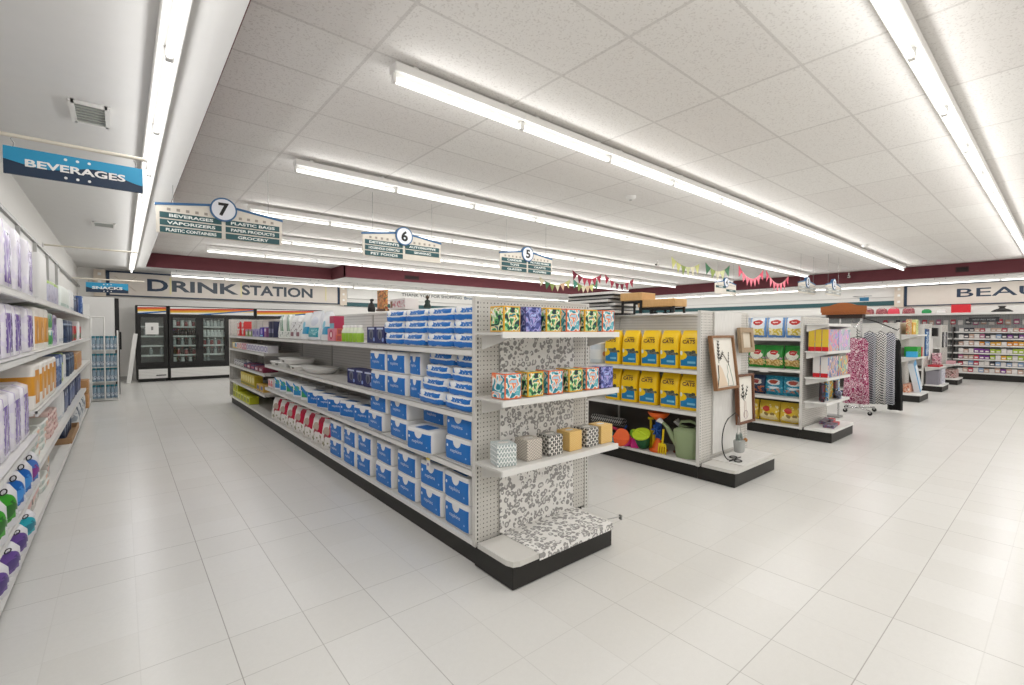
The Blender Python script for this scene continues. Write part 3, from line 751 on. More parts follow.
for i in range(7):
    place('limebottle', xx+.06+.0*(i % 2), 3.95+.085*i if i < 5 else 4.24+.0*i+.05*(i-5), z, 0, f'lime green bottle with white cap on the top shelf, {ORD[i]} {NE}', 'lime green bottles') if i < 5 else None
for i, (k, y, up, l) in enumerate([('cb0', 9.3, 0, 'red and white carton low at the far end of the top shelf'), ('cb0', 9.3, 1, 'red and white carton upper at the far end of the top shelf'),
   ('cb0', 8.95, 0, 'red and white carton low, second from the far end'), ('cb0', 8.95, 1, 'red and white carton upper, second from the far end'),
   ('cb1', 8.62, 0, 'olive carton beside the red cartons'), ('cb1', 8.35, 0, 'olive carton nearer the lilac cartons'), ('cb2', 8.08, 0, 'lilac carton farther from the purple one'), ('cb2', 7.84, 0, 'lilac carton next to the purple one'),
   ('cb3', 7.58, 0, 'purple carton on the top shelf beside the lilac cartons'), ('cb5', 7.34, 0, 'mauve carton between the purple and the dark carton'), ('cb4', 7.12, 0, 'tall dark navy carton beside the leaf pouches'), ('cb4', 6.96, 0, 'tall dark navy carton nearest the leaf pouches')]):
    place(k, xx+.1, y, z+.122*up, FX, l, 'cartons at the far end of the top shelf')
for i in range(13):
    k = ['cb9', 'cb8', 'cb7', 'cb7', 'cb10', 'cb10', 'cb6', 'cb6', 'cb6', 'cb6', 'cb6', 'cb6', 'cb6'][i]
    nm = {'cb9': 'yellow', 'cb8': 'blue', 'cb7': 'red and white', 'cb10': 'pink', 'cb6': 'violet-ringed'}[k]
    place(k, xx+.1, 9.72-.205*i, 1.022, FX, f'{nm} carton on the far upper shelf, {ORD[i]} from the far end', 'cartons on the far upper shelf')
for i in range(8):
    place('can', xx+.07+.08*(i % 2), 9.7-.1*i, .732, 0, f'grey food can on the far middle shelf, {ORD[i]} from the far end', 'grey food cans')
for i in range(5):
    place(['cb11', 'cb12'][i % 2 if i < 4 else 1], xx+.12, 8.65-.28*i, .732, FX, f'dark flat carton on the far middle shelf, {ORD[i]} after the cans', 'flat dark cartons')
for i in range(6):
    place('cb13', xx+.09, 9.0-.175*i, .442, FX+.03, f'tall yellow carton on the far lower shelf, {ORD[i]} from the far end', 'yellow cartons on the far lower shelf')
for i in range(2):
    place('cb15', xx+.09, 7.78-.24*i, .442, FX, f'tan carton beside the yellow cartons, {"farther" if i == 0 else "nearer"} of two', 'tan cartons')
for i in range(8):
    place('cb14', xx+.1, 9.72-.24*(i % 6), .148+.121*(i//6), FX, f'yellow-green pack on the far deck, {"upper" if i > 5 else "lower"} layer, {ORD[i % 6]} from the end', 'yellow-green packs on the far deck')

# ------------------------------------------------------------------ tissue boxes on the leopard end cap
def tissue(mat, w, d, h, hole='8a8a88'):
    t = thing('tissue_box', '', 'tissues')
    MB().box(-w/2, w/2, -d/2, d/2, 0, h, mat, .002).build('carton', t)
    MB().loft([(h, w*.28, d*.16), (h+.0012, w*.28, d*.16)], flat('d9d6d0', .6), 20, 2).build('opening', t)
    return t
TS = (.118, .115, .138)
MAKERS['t_yellow'] = lambda: tissue(patches('leaf_print_yellow', ['20303c', '3f8f5a', 'a8cf8a', 'f0efe2', 'e8b84a', '2e7f8c'], 16, (*TS, .0075, 'e0a92c')), *TS)
MAKERS['t_coral'] = lambda: tissue(patches('leaf_print_coral', ['1f7f94', '6bb6c4', 'e9eef0', 'f2d3b8', 'ea7d52', 'a8cfe0'], 14, (*TS, .006, 'df6a3c')), *TS)
MAKERS['t_purple'] = lambda: tissue(patches('leaf_print_purple', ['3a3f7c', '5a5fa6', '8fa0d6', 'b0a0d8', '4a4a8e', 'a7b6e6'], 15, (*TS, .003, '3a3f78')), *TS)
CS = (.112, .112, .118)
MAKERS['c_white'] = lambda: tissue(zig_mat('vee_print', 'e9ebea', '7d9494', 'vees'), *CS)
MAKERS['c_grey'] = lambda: tissue(zig_mat('chevron_print', 'd8cfc4', '9a938a', 'zig', .8), *CS)
MAKERS['c_black'] = lambda: tissue(zig_mat('damask_print', 'e6e3dc', '33312e', 'damask'), *CS)
MAKERS['c_gold'] = lambda: tissue(zig_mat('gold_stripe_print', 'd9ab55', 'e6c88c', 'diag'), *CS)
nm = {'t_yellow': 'yellow-edged leaf print', 't_coral': 'coral-edged leaf print', 't_purple': 'purple floral', 'c_white': 'white and grey vee-patterned', 'c_grey': 'grey and pink chevron', 'c_black': 'black damask', 'c_gold': 'golden striped'}
for zz, where, row in [(1.347, 'top end-cap shelf', [('t_yellow', 1.595), ('t_purple', 1.75), ('t_yellow', 1.91), ('t_coral', 2.075), ('t_yellow', 2.235), ('t_coral', 2.405)]),
                       (.987, 'middle end-cap shelf', [('t_coral', 1.605), ('t_yellow', 1.77), ('t_coral', 1.93), ('t_yellow', 2.10), ('t_coral', 2.255), ('t_purple', 2.395)]),
                       (.622, 'lower end-cap shelf', [('c_white', 1.60), ('c_grey', 1.785), ('c_black', 1.955), ('c_gold', 2.125), ('c_black', 2.285), ('c_gold', 2.425)])]:
    for i, (k, x) in enumerate(row):
        place(k, x, 1.965 if zz > .7 else 1.985, zz, (-.30 if k == 'c_white' else random.uniform(-.03, .03)) if x > 1.61 or zz < .7 else .02, f'{nm[k]} tissue box on the {where}, {ORD[i]} from the aisle corner', f'tissue boxes on the {where}')
tg = thing('shelf_tag', 'white price tag hanging below the second napkin shelf', 'price tag', (G1[0]-.006, 2.66, .475), FX)
MB().box(-.022, .022, -.002, 0, -.03, .05, WHITE).build('card', tg)
MB().box(-.022, .022, -.003, -.0021, .036, .05, flat('d9c45a')).build('stripe', tg)
m = MB()
for a in (0, PI/3, 2*PI/3): m.tube([(-.011*math.cos(a), -.003, .008-.011*math.sin(a)), (.011*math.cos(a), -.003, .008+.011*math.sin(a))], .0018, flat('7a74a8'), 5)
m.build('mark', tg)

# ------------------------------------------------------------------ on top of the first gondola
t = thing('garden_flag_panel', 'orange floral panel standing on top of the first gondola', 'panel', (2.02, 4.45, 1.545), FX)
MB().box(-.1, .1, -.012, .012, 0, .21, patches('orange_floral', ['c97f3c', 'e0a060', 'd89050', 'a84a30', '6f7a4a', 'e6b880'], 14), .003).build('board', t)
MB().box(-.09, .09, -.03, .03, 0, .02, flat('5a4030')).build('foot', t)
t = thing('spray_bottle', 'small black bottle beside the orange floral panel', 'bottle', (2.02, 4.72, 1.545))
MB().lathe([(.035, 0), (.04, .02), (.035, .07), (.012, .1), (.012, .11)], BLACK).build('body', t); MB().box(-.012, .012, -.035, .015, .11, .135, BLACK, .004).build('trigger', t)
o = carton('gift_box', 'box', .3, .14, .1, art('pink_print_box', 'e2dcda', [('n', 30, .52, .02, .08, 'c9828c'), ('r', -.14, -.1, .02, .08, '8a6a4a')])); tag(o, 'white box with pink print on top of the first gondola')
o.location = (2.03, 4.0, 1.545); o.rotation_euler = (0, 0, FX)
t = thing('figurine', 'dark little figurine on top of the first gondola above the wipes', 'figurine', (2.02, 3.55, 1.545))
MB().lathe([(.03, 0), (.035, .01), (.02, .04), (.025, .06), (.008, .075)], flat('2c3a33')).build('body', t); MB().lathe([(.002, .072), (.016, .085), (.016, .098), (.002, .11)], flat('4a3c2e')).build('head', t)

# ------------------------------------------------------------------ litter bags, watering can and beach toys on the second gondola
def litter():
    t = thing('litter_bag', '', 'cat litter')
    m = art('litter_bag_print', 'efc513', [('e', .0, .135, .085, .035, '6a6a60'), ('n', 40, .55, .12, .165, '3f4a3a'), ('r', -.082, .082, .03, .125, '1f7db4'), ('e', -.085, .125, .07, .04, 'efc513'), ('e', -.075, .15, .014, .02, 'dfe6e2'), ('r', -.01, .07, .055, .075, '7fc0dc'), ('e', .05, .165, .02, .014, '4a4a3e')], .3)
    W, D, H = .208, .14, .365
    MB().loft([(0, W*.47, D*.46), (.012, W/2, D/2), (.2, W*.5, D*.5), (.27, W*.49, D*.43), (.325, W*.465, D*.2), (.345, W*.46, .008), (H, W*.46, .006)], m, 32, 5).build('bag', t)
    MB().box(-W*.45, W*.45, -.006, .006, H-.012, H+.002, flat('e9d79a', .4)).build('top_seal', t)
    # the front leans in above z=.2: set the words on the sloping face
    for st, cx, cz, w_, h_ in (('CATS', 0, 0, .125, .038), ('CLUMPING', .01, .032, .09, .014)):
        MB().text(st, flat('5a2f1c', .4), cx, cz, w_, h_, 0, 0, .03).xf(Matrix.Translation((0, -D*.478, .258)) @ Matrix.Rotation(-.22, 4, 'X')).build('lettering', t)
    return t
MAKERS['litter'] = litter
for zz, ys, w in [(.997, [2.285, 2.50, 2.725, 2.955, 3.18], 'upper shelf'), (.612, [2.283, 2.50, 2.735, 2.965, 3.18], 'lower shelf')]:
    for i, y in enumerate(ys):
        place('litter', G2[0]+.11+random.uniform(0, .02), y, zz, FX+random.uniform(-.06, .06), f'yellow bag of cat litter on the {w}, {ORD[i]} from the art frames', 'yellow litter bags',
              scale=(1, 1, .95) if zz < .7 else (1, 1, 1))
def canister():
    t = thing('paint_can', '', 'canister')
    MB().lathe([(.085, 0), (.09, .01), (.09, .2), (.085, .21)], flat('c3ccd2', .35)).build('body', t); MB().lathe([(.088, .205), (.092, .21), (.088, .225)], WHITE).build('lid', t)
    MB().loft([(.04, .092, .092), (.15, .092, .092)], art('canister_label', 'd6dadb', [('e*', 0, .1, .03, .03, 'c98a6a')]), 20, 2).build('label', t)
    return t
MAKERS['canister'] = canister
place('canister', G2[0]+.13, 3.43, .997, 0, 'pale grey canister beyond the upper litter bags')
def watering_can():
    g = flat('93a37c', .35)
    t = thing('watering_can', 'sage green plastic watering can at the near end of the deck', 'watering can', (G2[0]+.135, 2.33, .148), FX+.2); t.scale = (1.05, 1.05, .9)
    MB().loft([(0, .098, .082), (.01, .103, .086), (.2, .118, .098), (.27, .124, .102), (.285, .122, .1)], g, 28, 2.6).build('body', t)
    MB().loft([(.283, .124, .102), (.29, .12, .098), (.312, .085, .075), (.318, .06, .055)], g, 28, 2.6).build('shoulder', t)
    MB().tube([(.02, 0, .3), (-.075, 0, .335), (-.06, 0, .37), (.02, 0, .385), (.09, 0, .36), (.118, 0, .27)], .016, g, 10).build('handle', t)
    MB().loft([(.311, .075, .06), (.3195, .05, .042)], flat('4b5340', .5), 24, 2.2).build('filler_opening', t)
    MB().tube([(-.09, 0, .12), (-.14, 0, .19), (-.19, 0, .29), (-.235, 0, .335)], [.036, .028, .02, .015], g, 12).build('spout', t)
    MB().cyl((-.235, 0, .33), (-.275, 0, .365), .014, flat('dfe2df', .3), .036).build('rose', t)
watering_can()
def toys():
    X = G2[0]+.13; Z = .148
    t = thing('sand_mill', 'orange and blue sand wheel toy with a flared top', 'beach toy', (X-.01, 2.64, Z), FX); t.scale = (1.05, 1.05, 1.08)
    o, b, y = flat('e2601c', .35), flat('2a55a0', .35), flat('e2c21e', .35)
    MB().lathe([(.085, 0), (.09, .012), (.06, .03), (.03, .1), (.025, .12)], o).build('base', t)
    MB().box(-.03, .03, -.012, .012, .1, .3, b, .005).build('column', t)
    MB().lathe([(.03, .29), (.075, .32), (.1, .35), (.1, .365), (.085, .36), (.03, .31)], o).build('funnel', t)
    m = MB()
    for k in range(6): a = k*PI/3; m.box(.0, .05, -.016, .016, -.005, .005, b).xf(Matrix.Translation((0, -.035, .2)) @ Matrix.Rotation(a, 4, 'Y'), len(m.v)-8)
    m.build('paddle_wheel', t)
    t = thing('sand_rake', 'yellow toy rake leaning on the sand wheel', 'beach toy', (X-.085, 2.555, Z), FX, None); t.rotation_euler = (-.12, 0, FX)
    MB().cyl((0, 0, .09), (0, 0, .24), .01, y, n=10).build('handle', t)
    m = MB().box(-.042, .042, -.008, .008, .07, .1, y, .004)
    for k in range(4): m.box(-.042+.0253*k, -.03+.0253*k, -.006, .006, 0, .075, y)
    m.build('fork', t)
    t = thing('sand_shovel', 'yellow toy shovel standing behind the green bucket', 'beach toy', (X+.05, 2.77, Z), FX)
    MB().cyl((0, 0, .1), (0, 0, .3), .011, y, n=10).tube([(-.03, 0, .3), (.03, 0, .3)], .012, y, 8).build('handle', t)
    MB().loft([(0, .02, .004), (.03, .04, .008), (.12, .045, .012), (.13, .02, .01)], y, 16, 3).build('blade', t)
    def bucket(name, label, y0, c, band, rot):
        t = thing('sand_bucket', label, 'beach toy', (X-.03, y0, Z+.03), FX); t.rotation_euler = (rot, .15, FX)
        MB().lathe([(.06, 0), (.062, .004), (.085, .15), (.08, .15), (.058, .01)], c).build('body', t)
        MB().lathe([(.084, .135), (.092, .14), (.092, .155), (.084, .155)], band).build('rim', t)
        MB().tube([(-.088, 0, .145), (-.07, -.03, .2), (0, -.045, .225), (.07, -.03, .2), (.088, 0, .145)], .005, band, 6).build('handle', t)
    bucket('b', 'dark green toy bucket with yellow rim beside the sand wheel', 2.80, flat('1f5a34', .4), flat('b8cf2a', .4), .5)
    bucket('b', 'pink toy bucket lying left of the green one', 2.99, flat('d63a86', .4), flat('e8622a', .4), 1.1)
    t = thing('toy_paddle', 'white toy paddle bat in front of the pink bucket', 'beach toy', (X-.08, 3.06, Z), FX); t.rotation_euler = (-.2, .12, FX)
    MB().loft([(0, .02, .006), (.02, .05, .008), (.06, .055, .008), (.11, .045, .008), (.13, .015, .006)], WHITE, 20, 2.2).build('blade', t)
    MB().cyl((0, 0, .125), (.03, 0, .21), .008, b, n=8).build('handle', t)
    for i, (y0, c, l) in enumerate([(3.12, 'e2562a', 'orange toy ring behind the white paddle'), (2.94, '3fae4a', 'green toy ring behind the pink bucket'), (3.24, 'c9345a', 'crimson toy ring near the patterned roll')]):
        o_ = MB().tube([(.06*math.cos(a*PI/10), 0, .075+.06*math.sin(a*PI/10)) for a in range(20)], .017, flat(c, .35), 8, True).build('toy_ring')
        tag(o_, l, 'beach toy'); o_.location = (X+.05, y0, Z+.002); o_.rotation_euler = (.25, 0, FX+.3)
    for i, (y0, x0, c, l, h) in enumerate([(2.88, -.07, 'd8308c', 'magenta sand mould in front of the green bucket', .09), (2.93, .0, '7fc832', 'lime sand mould between the two buckets', .16), (3.08, -.01, 'e8482c', 'red-orange sand mould behind the white paddle', .13), (3.17, -.08, '2a9ab4', 'teal sand mould at the front edge beyond the paddle', .07), (2.70, .03, 'd8b81c', 'yellow sand mould beside the sand wheel', .2)]):
        o_ = MB().add([(.055*(1 if k % 2 else .62)*math.cos(k*PI/5)*q, .055*(1 if k % 2 else .62)*math.sin(k*PI/5)*q, zq) for q, zq in ((1.15, 0), (1.15, h*.2), (.9, h*.9), (.7, h)) for k in range(10)], [(r*10+k, r*10+(k+1) % 10, r*10+10+(k+1) % 10, r*10+10+k) for r in range(3) for k in range(10)]+[tuple(range(10)), tuple(range(30, 40))], flat(c, .35)).build('sand_mould')
        tag(o_, l, 'beach toy'); o_.location = (X+x0, y0, Z+.001)
    t = thing('water_pistol', 'blue and teal water pistol lying beyond the toy rings', 'beach toy', (X-.04, 3.28, Z), FX+.1)
    MB().box(-.09, .09, -.015, .015, .06, .1, flat('2c8f9c', .35), .01, 2).build('barrel', t); MB().prism([(-.03, .062), (.01, .062), (-.005, 0), (-.045, 0)], 'y', -.013, .013, flat('d8365a', .35)).build('grip', t)
    MB().cyl((.03, 0, .1), (.03, 0, .14), .022, flat('3f7fb0', .3)).build('tank', t)
    t = thing('sprinkler', 'white garden sprinkler head behind the watering can', 'garden tool', (X+.1, 2.47, Z), FX)
    MB().cyl((0, 0, 0), (0, 0, .26), .01, flat('7a2a26', .4)).lathe([(.06, 0), (.06, .012), (.012, .02)], flat('7a2a26', .4)).build('stake', t); MB().cyl((0, 0, .26), (-.035, -.02, .32), .012, WHITE, .034).build('head', t)
    o_ = MB().cyl((-.22, 0, .05), (.22, 0, .05), .05, zig_mat('speckled_black', '1b1a19', 'd8d6d2', 'vees', 1.6), n=20).build('mat_roll'); tag(o_, 'black patterned mat roll at the back of the deck', 'mat')
    o_.location = (X+.18, 3.42, Z+.12); o_.rotation_euler = (0, 0, FX)
    o_ = carton('storage_box', 'box', .4, .2, .12, flat('4a4743', .6)); tag(o_, 'dark box under the patterned mat roll'); o_.location = (X+.17, 3.42, Z); o_.rotation_euler = (0, 0, FX)
toys()

# pictures on the second gondola's end
def framed(label, w, h, d, wood, loc, lean, drawing, rough_frame=False, canvas='e9e5dc'):
    t = thing('framed_picture', label, 'picture', loc); t.rotation_euler = (lean, 0, 0)
    b = .022 if not rough_frame else .05
    f = MB()
    for a in (-1, 1):
        f.box(a*(w/2-b/2)-b/2, a*(w/2-b/2)+b/2, -d, 0, 0, h, wood, .002)
    f.box(-w/2+b, w/2-b, -d, 0, 0, b, wood, .002).box(-w/2+b, w/2-b, -d, 0, h-b, h, wood, .002)
    f.build('frame', t)
    MB().box(-w/2+b*.8, w/2-b*.8, -d*.45, -.004, b*.8, h-b*.8, flat(canvas, .7)).build('canvas', t)
    if drawing: drawing(t, -d*.45-.002)
def leafspray(m, base, ang, L, n, mat, y, lw=.018, ll=.05):
    bx, bz = base; ux, uz = math.sin(ang), math.cos(ang)
    m.tube([(bx, y, bz), (bx+ux*L, y, bz+uz*L)], .0025, mat, 5)
    for i in range(n):
        s = (i+1)/n; cx, cz = bx+ux*L*s, bz+uz*L*s
        for sd in (-1, 1):
            a = ang+sd*.75; vx, vz = math.sin(a), math.cos(a); nx, nz = -vz, vx
            q = ll*(1-.35*s)
            m.add([(cx, y-.0005, cz), (cx+vx*q*.5+nx*lw*.4, y-.0005, cz+vz*q*.5+nz*lw*.4), (cx+vx*q, y-.0005, cz+vz*q), (cx+vx*q*.5-nx*lw*.4, y-.0005, cz+vz*q*.5-nz*lw*.4)], [(0, 1, 2, 3)], mat)
INK = flat('25231f', .7)
def draw1(t, y):
    m = MB(); leafspray(m, (-.10, .25), .12, .19, 6, INK, y); leafspray(m, (-.08, .27), .75, .10, 4, INK, y, .014, .036); m.build('fern_drawing', t)
    m = MB(); leafspray(m, (.08, .24), -.75, .12, 6, flat('8a8478', .7), y, .012, .022); leafspray(m, (.08, .22), .2, .12, 4, INK, y, .012, .02); m.build('stem_drawing', t)
    m = MB().add([(-.165, y, .03), (.03, y, .03), (.0, y, .1), (-.045, y, .19), (-.085, y, .23), (-.115, y, .23), (-.12, y, .12)], [(0, 1, 2, 3, 4, 5, 6)], flat('e0cdb6', .7))
    m.tube([(-.12, y, .23), (-.13, y, .12), (-.165, y, .03)], .004, INK, 5); m.build('vase_drawing', t)
    MB().tube([(.05, y, .23), (.06, y, .16), (.03, y, .12), (.05, y, .08), (.03, y, .03), (.14, y, .03), (.13, y, .09), (.12, y, .13), (.1, y, .2), (.09, y, .23)], .0022, flat('8fa39a', .7), 5).build('outline_drawing', t)
def draw3(t, y):
    m = MB(); leafspray(m, (-.02, .22), -.2, .15, 4, INK, y, .022, .05); leafspray(m, (.0, .24), .45, .12, 3, INK, y, .02, .04); leafspray(m, (-.04, .24), -.7, .06, 2, INK, y, .018, .03); m.build('sprig_drawing', t)
    m = MB().tube([(-.02, y, .06), (-.02, y, .22)], .0018, flat('b08a80', .7), 5).tube([(.02, y, .06), (.015, y, .22)], .0018, flat('b08a80', .7), 5)
    m.tube([(.045*math.cos(a*PI/10)+.01, y, .085+.04*math.sin(a*PI/10)) for a in range(20)], .0022, flat('a38f96', .7), 5, True); m.build('vase_drawing', t)
FW = wood_mat('light_brown_wood', '9a7250', '7c5738', 14, (1, 8, 1)); FW2 = wood_mat('dark_brown_wood', '7a4e34', '5a3824', 14, (1, 8, 1)); FW3 = wood_mat('weathered_wood', 'b39c80', '8d775c', 16, (4, 4, 4))
framed('light wood framed fern drawing, largest and leftmost on the end board', .44, .505, .04, FW, (4.33, 2.065, .81), -.13, draw1)
framed('brown framed sprig drawing, lowest on the end board', .36, .49, .04, FW2, (4.79, 2.09, .435), -.045, draw3)
framed('weathered wooden frame hung at the upper corner of the board', .29, .25, .035, FW3, (4.80, 2.09, 1.14), -.1, None, True, 'd6ccba')
def moon_stand():
    t = thing('hanging_planter_stand', 'black crescent wire stand on the deck with a hanging grey planter', 'ornament', (4.31, 1.975, .161))
    MB().tube([(-.02+.19*math.cos(a), 0, .215+.205*math.sin(a)) for a in [PI*.62+i*PI*.92/16 for i in range(17)]], .005, BLACK, 7).build('arc', t)
    m = MB()
    for s in (-1, 1): m.tube([(.06+s*.05+.04*math.cos(a*PI/6), s*.045+.03*math.sin(a*PI/6), .006) for a in range(12)], .005, BLACK, 6, True)
    m.tube([(-.06, 0, .006), (.16, 0, .006)], .005, BLACK, 6); m.build('scroll_base', t)
    m = MB().tube([(-.11, 0, .40), (.04, 0, .44), (.10, 0, .40)], .004, BLACK, 6)
    m.tube([(.1, 0, .40), (.09, 0, .17)], .002, STEEL, 5).tube([(.1, 0, .40), (.19, 0, .17)], .002, STEEL, 5); m.build('hanger', t)
    MB().loft([(.06, .042, .035), (.07, .046, .04), (.155, .055, .045), (.17, .055, .045)], flat('a8aaa8', .5), 20, 3, True).xf(Matrix.Translation((.13, 0, 0))).build('planter', t)
    m = MB()
    for i in range(6):
        a = random.uniform(-.9, .9); m.loft([(0, .004, .004), (.03, .014, .006), (.06, .012, .005), (.08, .003, .002)], flat('83908a', .6), 10, 2)
        m.xf(Matrix.Translation((.10+.015*i, random.uniform(-.015, .015), .16)) @ Matrix.Rotation(a, 4, 'Y'), len(m.v)-60)
    m.build('foliage', t)
    MB().lathe([(.002, -.02), (.018, -.012), (.02, .005), (.006, .02)], flat('a8743f', .5)).xf(Matrix.Translation((.19, -.03, .17))).build('wooden_bead', t)
moon_stand()

# on top of the second gondola
def stool(label, loc, w, d, h, rz=0, th=.06):
    t = thing('plant_stand', label, 'stand', loc, rz)
    MB().box(-w/2, w/2, -d/2, d/2, h-th, h, wood_mat('stand_wood', 'dfb883', 'c9995e', 12, (8, 1, 1)), .004).build('top', t)
    for sx in (-1, 1):
        for sy in (-1, 1): MB().box(sx*(w/2-.02)-.01, sx*(w/2-.02)+.01, sy*(d/2-.02)-.01, sy*(d/2-.02)+.01, 0, h-th, BLACK).build('leg', t)
    MB().box(-w/2+.02, w/2-.02, d/2-.028, d/2-.016, h-th-.03, h-th-.005, BLACK).box(-w/2+.02, w/2-.02, -d/2+.016, -d/2+.028, h-th-.03, h-th-.005, BLACK).build('apron', t)
stool('square light wood stand, taller of two on the second gondola', (4.40, 3.09, 1.544), .28, .26, .225, FX, .085)
stool('long light wood bench stand, lower of two on the second gondola', (4.42, 2.80, 1.544), .44, .24, .145, FX, .08)
for i, (dx, dy) in enumerate([(0, .08), (.02, -.03), (-.02, -.12)]):
    t = thing('candle_holder', f'dark candle holder under the bench stand, {ORD[i]} from its far end', 'candle holder', (4.42+dx, 2.80+dy, 1.5435), 0, 'dark candle holders')
    MB().lathe([(.028, 0), (.028, .006), (.01, .012), (.01, .025), (.022, .03), (.022, .036)], BLACK, n=12).build('stem', t); MB().lathe([(.014, .035), (.014, .055), (.004, .058)], flat('4a5a86'), n=10).build('candle', t)
for i in range(6):
    o = MB().box(-.34, .34, -.2, .2, 0, .042, WHITE, .003).box(-.342, .342, -.202, .202, .0, .015, BLACK).build('white_board')
    tag(o, f'white black-edged board in the stack on the second gondola, {ORD[i]} from the bottom', 'board', 'stack of white boards')
    o.location = (4.44+.012*((i*37) % 5-2), 3.66+.02*((i*53) % 5-2), 1.543+.0425*i); o.rotation_euler = (0, 0, FX+.02*(i % 3-1))
# ------------------------------------------------------------------ chips and games on the third gondola
def chip(name, base, shapes, w=.24, h=.30, d=.13):
    def mk():
        t = thing('chip_bag', '', 'chips')
        m = art(name, base, shapes, .28, .4, .05)
        S = [(0, w*.46, .006), (.015, w*.47, .008), (.06, w*.495, d*.42), (h*.35, w*.48, d*.5), (h*.65, w*.47, d*.44), (h-.05, w*.48, d*.24), (h-.018, w*.475, .007), (h, w*.475, .005)]
        MB().loft(S, m, 28, 3.2).build('bag', t)
        MB().box(-w*.475, w*.475, -.006, .006, h-.012, h+.003, flat(base, .35)).build('top_seal', t)
        return t
    return mk
RED = 'b5302c'
MAKERS['chipw'] = chip('chip_white', 'e3e6ea', [('r', -.12, .12, .03, .13, 'd8c04a'), ('n', 30, .5, .02, .13, 'efe6c0'), ('e', 0, .215, .065, .038, RED), ('r', -.035, .035, .21, .22, 'ead8d4'), ('r', -.13, -.085, .02, .3, '6f9cd2'), ('r', .085, .13, .02, .3, '6f9cd2'), ('r', -.13, .13, .0, .03, '5a8ac8')])
MAKERS['chipg'] = chip('chip_green', '2f8f3a', [('r', -.085, .085, .03, .12, 'b8924e'), ('n', 34, .5, .03, .11, 'e0c88c'), ('e', 0, .17, .075, .06, 'dfe0d0'), ('n', 40, .55, .11, .16, 'b08aa0'), ('e', .01, .205, .05, .03, RED), ('r', -.02, .04, .2, .208, 'ead8d4')])
MAKERS['chipb'] = chip('chip_brown', 'a5673c', [('e', 0, .07, .08, .05, 'c9523a'), ('n', 30, .5, .02, .12, 'b87a4a'), ('e', 0, .17, .075, .055, '2e3550'), ('e', 0, .165, .055, .04, 'd9b0a0'), ('e', 0, .17, .03, .025, 'b8404a')])
MAKERS['chipn'] = chip('chip_navy', '1f3552', [('n', 26, .5, .03, .14, 'b0643e'), ('e', 0, .2, .075, .042, 'c6c0b8'), ('e', 0, .2, .055, .03, '8f2c2a')])
MAKERS['chipt'] = chip('chip_teal', '2387a4', [('n', 26, .5, .05, .12, 'c7876a'), ('e', 0, .12, .07, .022, 'dfe9ee'), ('n', 30, .6, .0, .3, '5fb6d0'), ('e', 0, .205, .075, .042, 'd8dcdc'), ('e', 0, .205, .055, .03, 'a5402e')])
MAKERS['chipy'] = chip('chip_yellow', 'd9b93a', [('e', 0, .06, .11, .045, 'ead8a6'), ('n', 22, .56, .03, .22, 'efe2b0'), ('e', -.03, .17, .045, .03, 'c23b30'), ('e', -.02, .105, .03, .022, '8a7440'), ('e', .05, .1, .025, .02, '8a7440')], .27, .27, .17)
for z, lst, where in [(1.272, [('chipw', 2.295), ('chipw', 2.52), ('chipw', 2.745), ('chipw', 2.97)], 'top shelf'), (.867, [('chipg', 2.30), ('chipg', 2.53), ('chipg', 2.75), ('chipb', 3.0)], 'second shelf'),
                      (.507, [('chipt', 2.30), ('chipt', 2.53), ('chipn', 2.75), ('chipb', 2.97)], 'third shelf'), (.148, [('chipy', 2.315), ('chipy', 2.58), ('chipy', 2.85), ('chipy', 3.12)], 'bottom deck')]:
    cn = {'chipw': 'white and blue', 'chipg': 'green', 'chipb': 'brown', 'chipn': 'navy', 'chipt': 'teal', 'chipy': 'yellow'}
    for i, (k, y) in enumerate(lst):
        o = place(k, G3[0]+.15+random.uniform(0, .03), y, z, FX+random.uniform(-.12, .12), f'{cn[k]} bag of chips on the {where}, {ORD[i]} from the board games', f'bags of chips on the {where}',
              scale=(.92, 1, .92) if k == 'chipw' else ((1, 1, .84) if k in 'chipt chipn chipb' and z < .6 else (1, 1, 1)))
o = MB().box(-.055, .055, -.003, 0, -.02, .03, WHITE).build('shelf_label'); tag(o, 'blank white label on the lip below the green chip bags', 'label'); o.location = (G3[0]-.006, 2.60, .835); o.rotation_euler = (0, 0, FX)

def game(i, w, d, h, cover, spine, foot=None):
    def mk():
        t = thing('board_game', '', 'board game')
        MB().box(-w/2, w/2, -d/2, d/2, 0, h, cover, .002).build('box', t)
        MB().box(-w/2-.0015, -w/2-.0005, -d/2+.002, d/2-.002, .002, h-.002, spine).box(-w/2-.002, -w/2-.001, -d/2+.002, d/2-.002, .002, h*.2, flat('c4202a', .4)).build('spine_label', t)
        return t
    MAKERS['game%d' % i] = mk
PAST = ['e090b0', 'a890d0', '8cc4d0', 'e6b888', 'd87098', '80a8cc']
game(0, .42, .07, .27, patches('game_cover_pink', PAST, 5.5), flat('d9b93a', .4)); game(1, .42, .07, .27, patches('game_cover_pastel', ['c0a8d8', 'e8b0c8', '8fb0b8', 'd8c0d8', 'b0c8c0'], 6), flat('8a5aa0', .4))
game(2, .42, .08, .26, patches('game_cover_blue', ['6a86b8', 'e0a8a0', 'e6d8c8', '5a6aa8', 'c8a060', 'a8c8d0'], 6), flat('dcd8d6', .4)); game(3, .38, .07, .25, patches('game_cover_teal', ['7fb8b0', 'e0c870', 'd88a6a', '4a86b0', 'e0dcd0'], 6), flat('2a2826', .4))
for i in range(3):
    place('game0', 6.80, 1.925+.074*i, 1.112, .03, f'pink board game with yellow spine on the upper end shelf, {ORD[i]} from the front', 'pink board games')
    place('game1', 7.24, 1.925+.074*i, 1.112, -.03, f'pastel board game right of the pink ones, {ORD[i]} from the front', 'pastel board games')
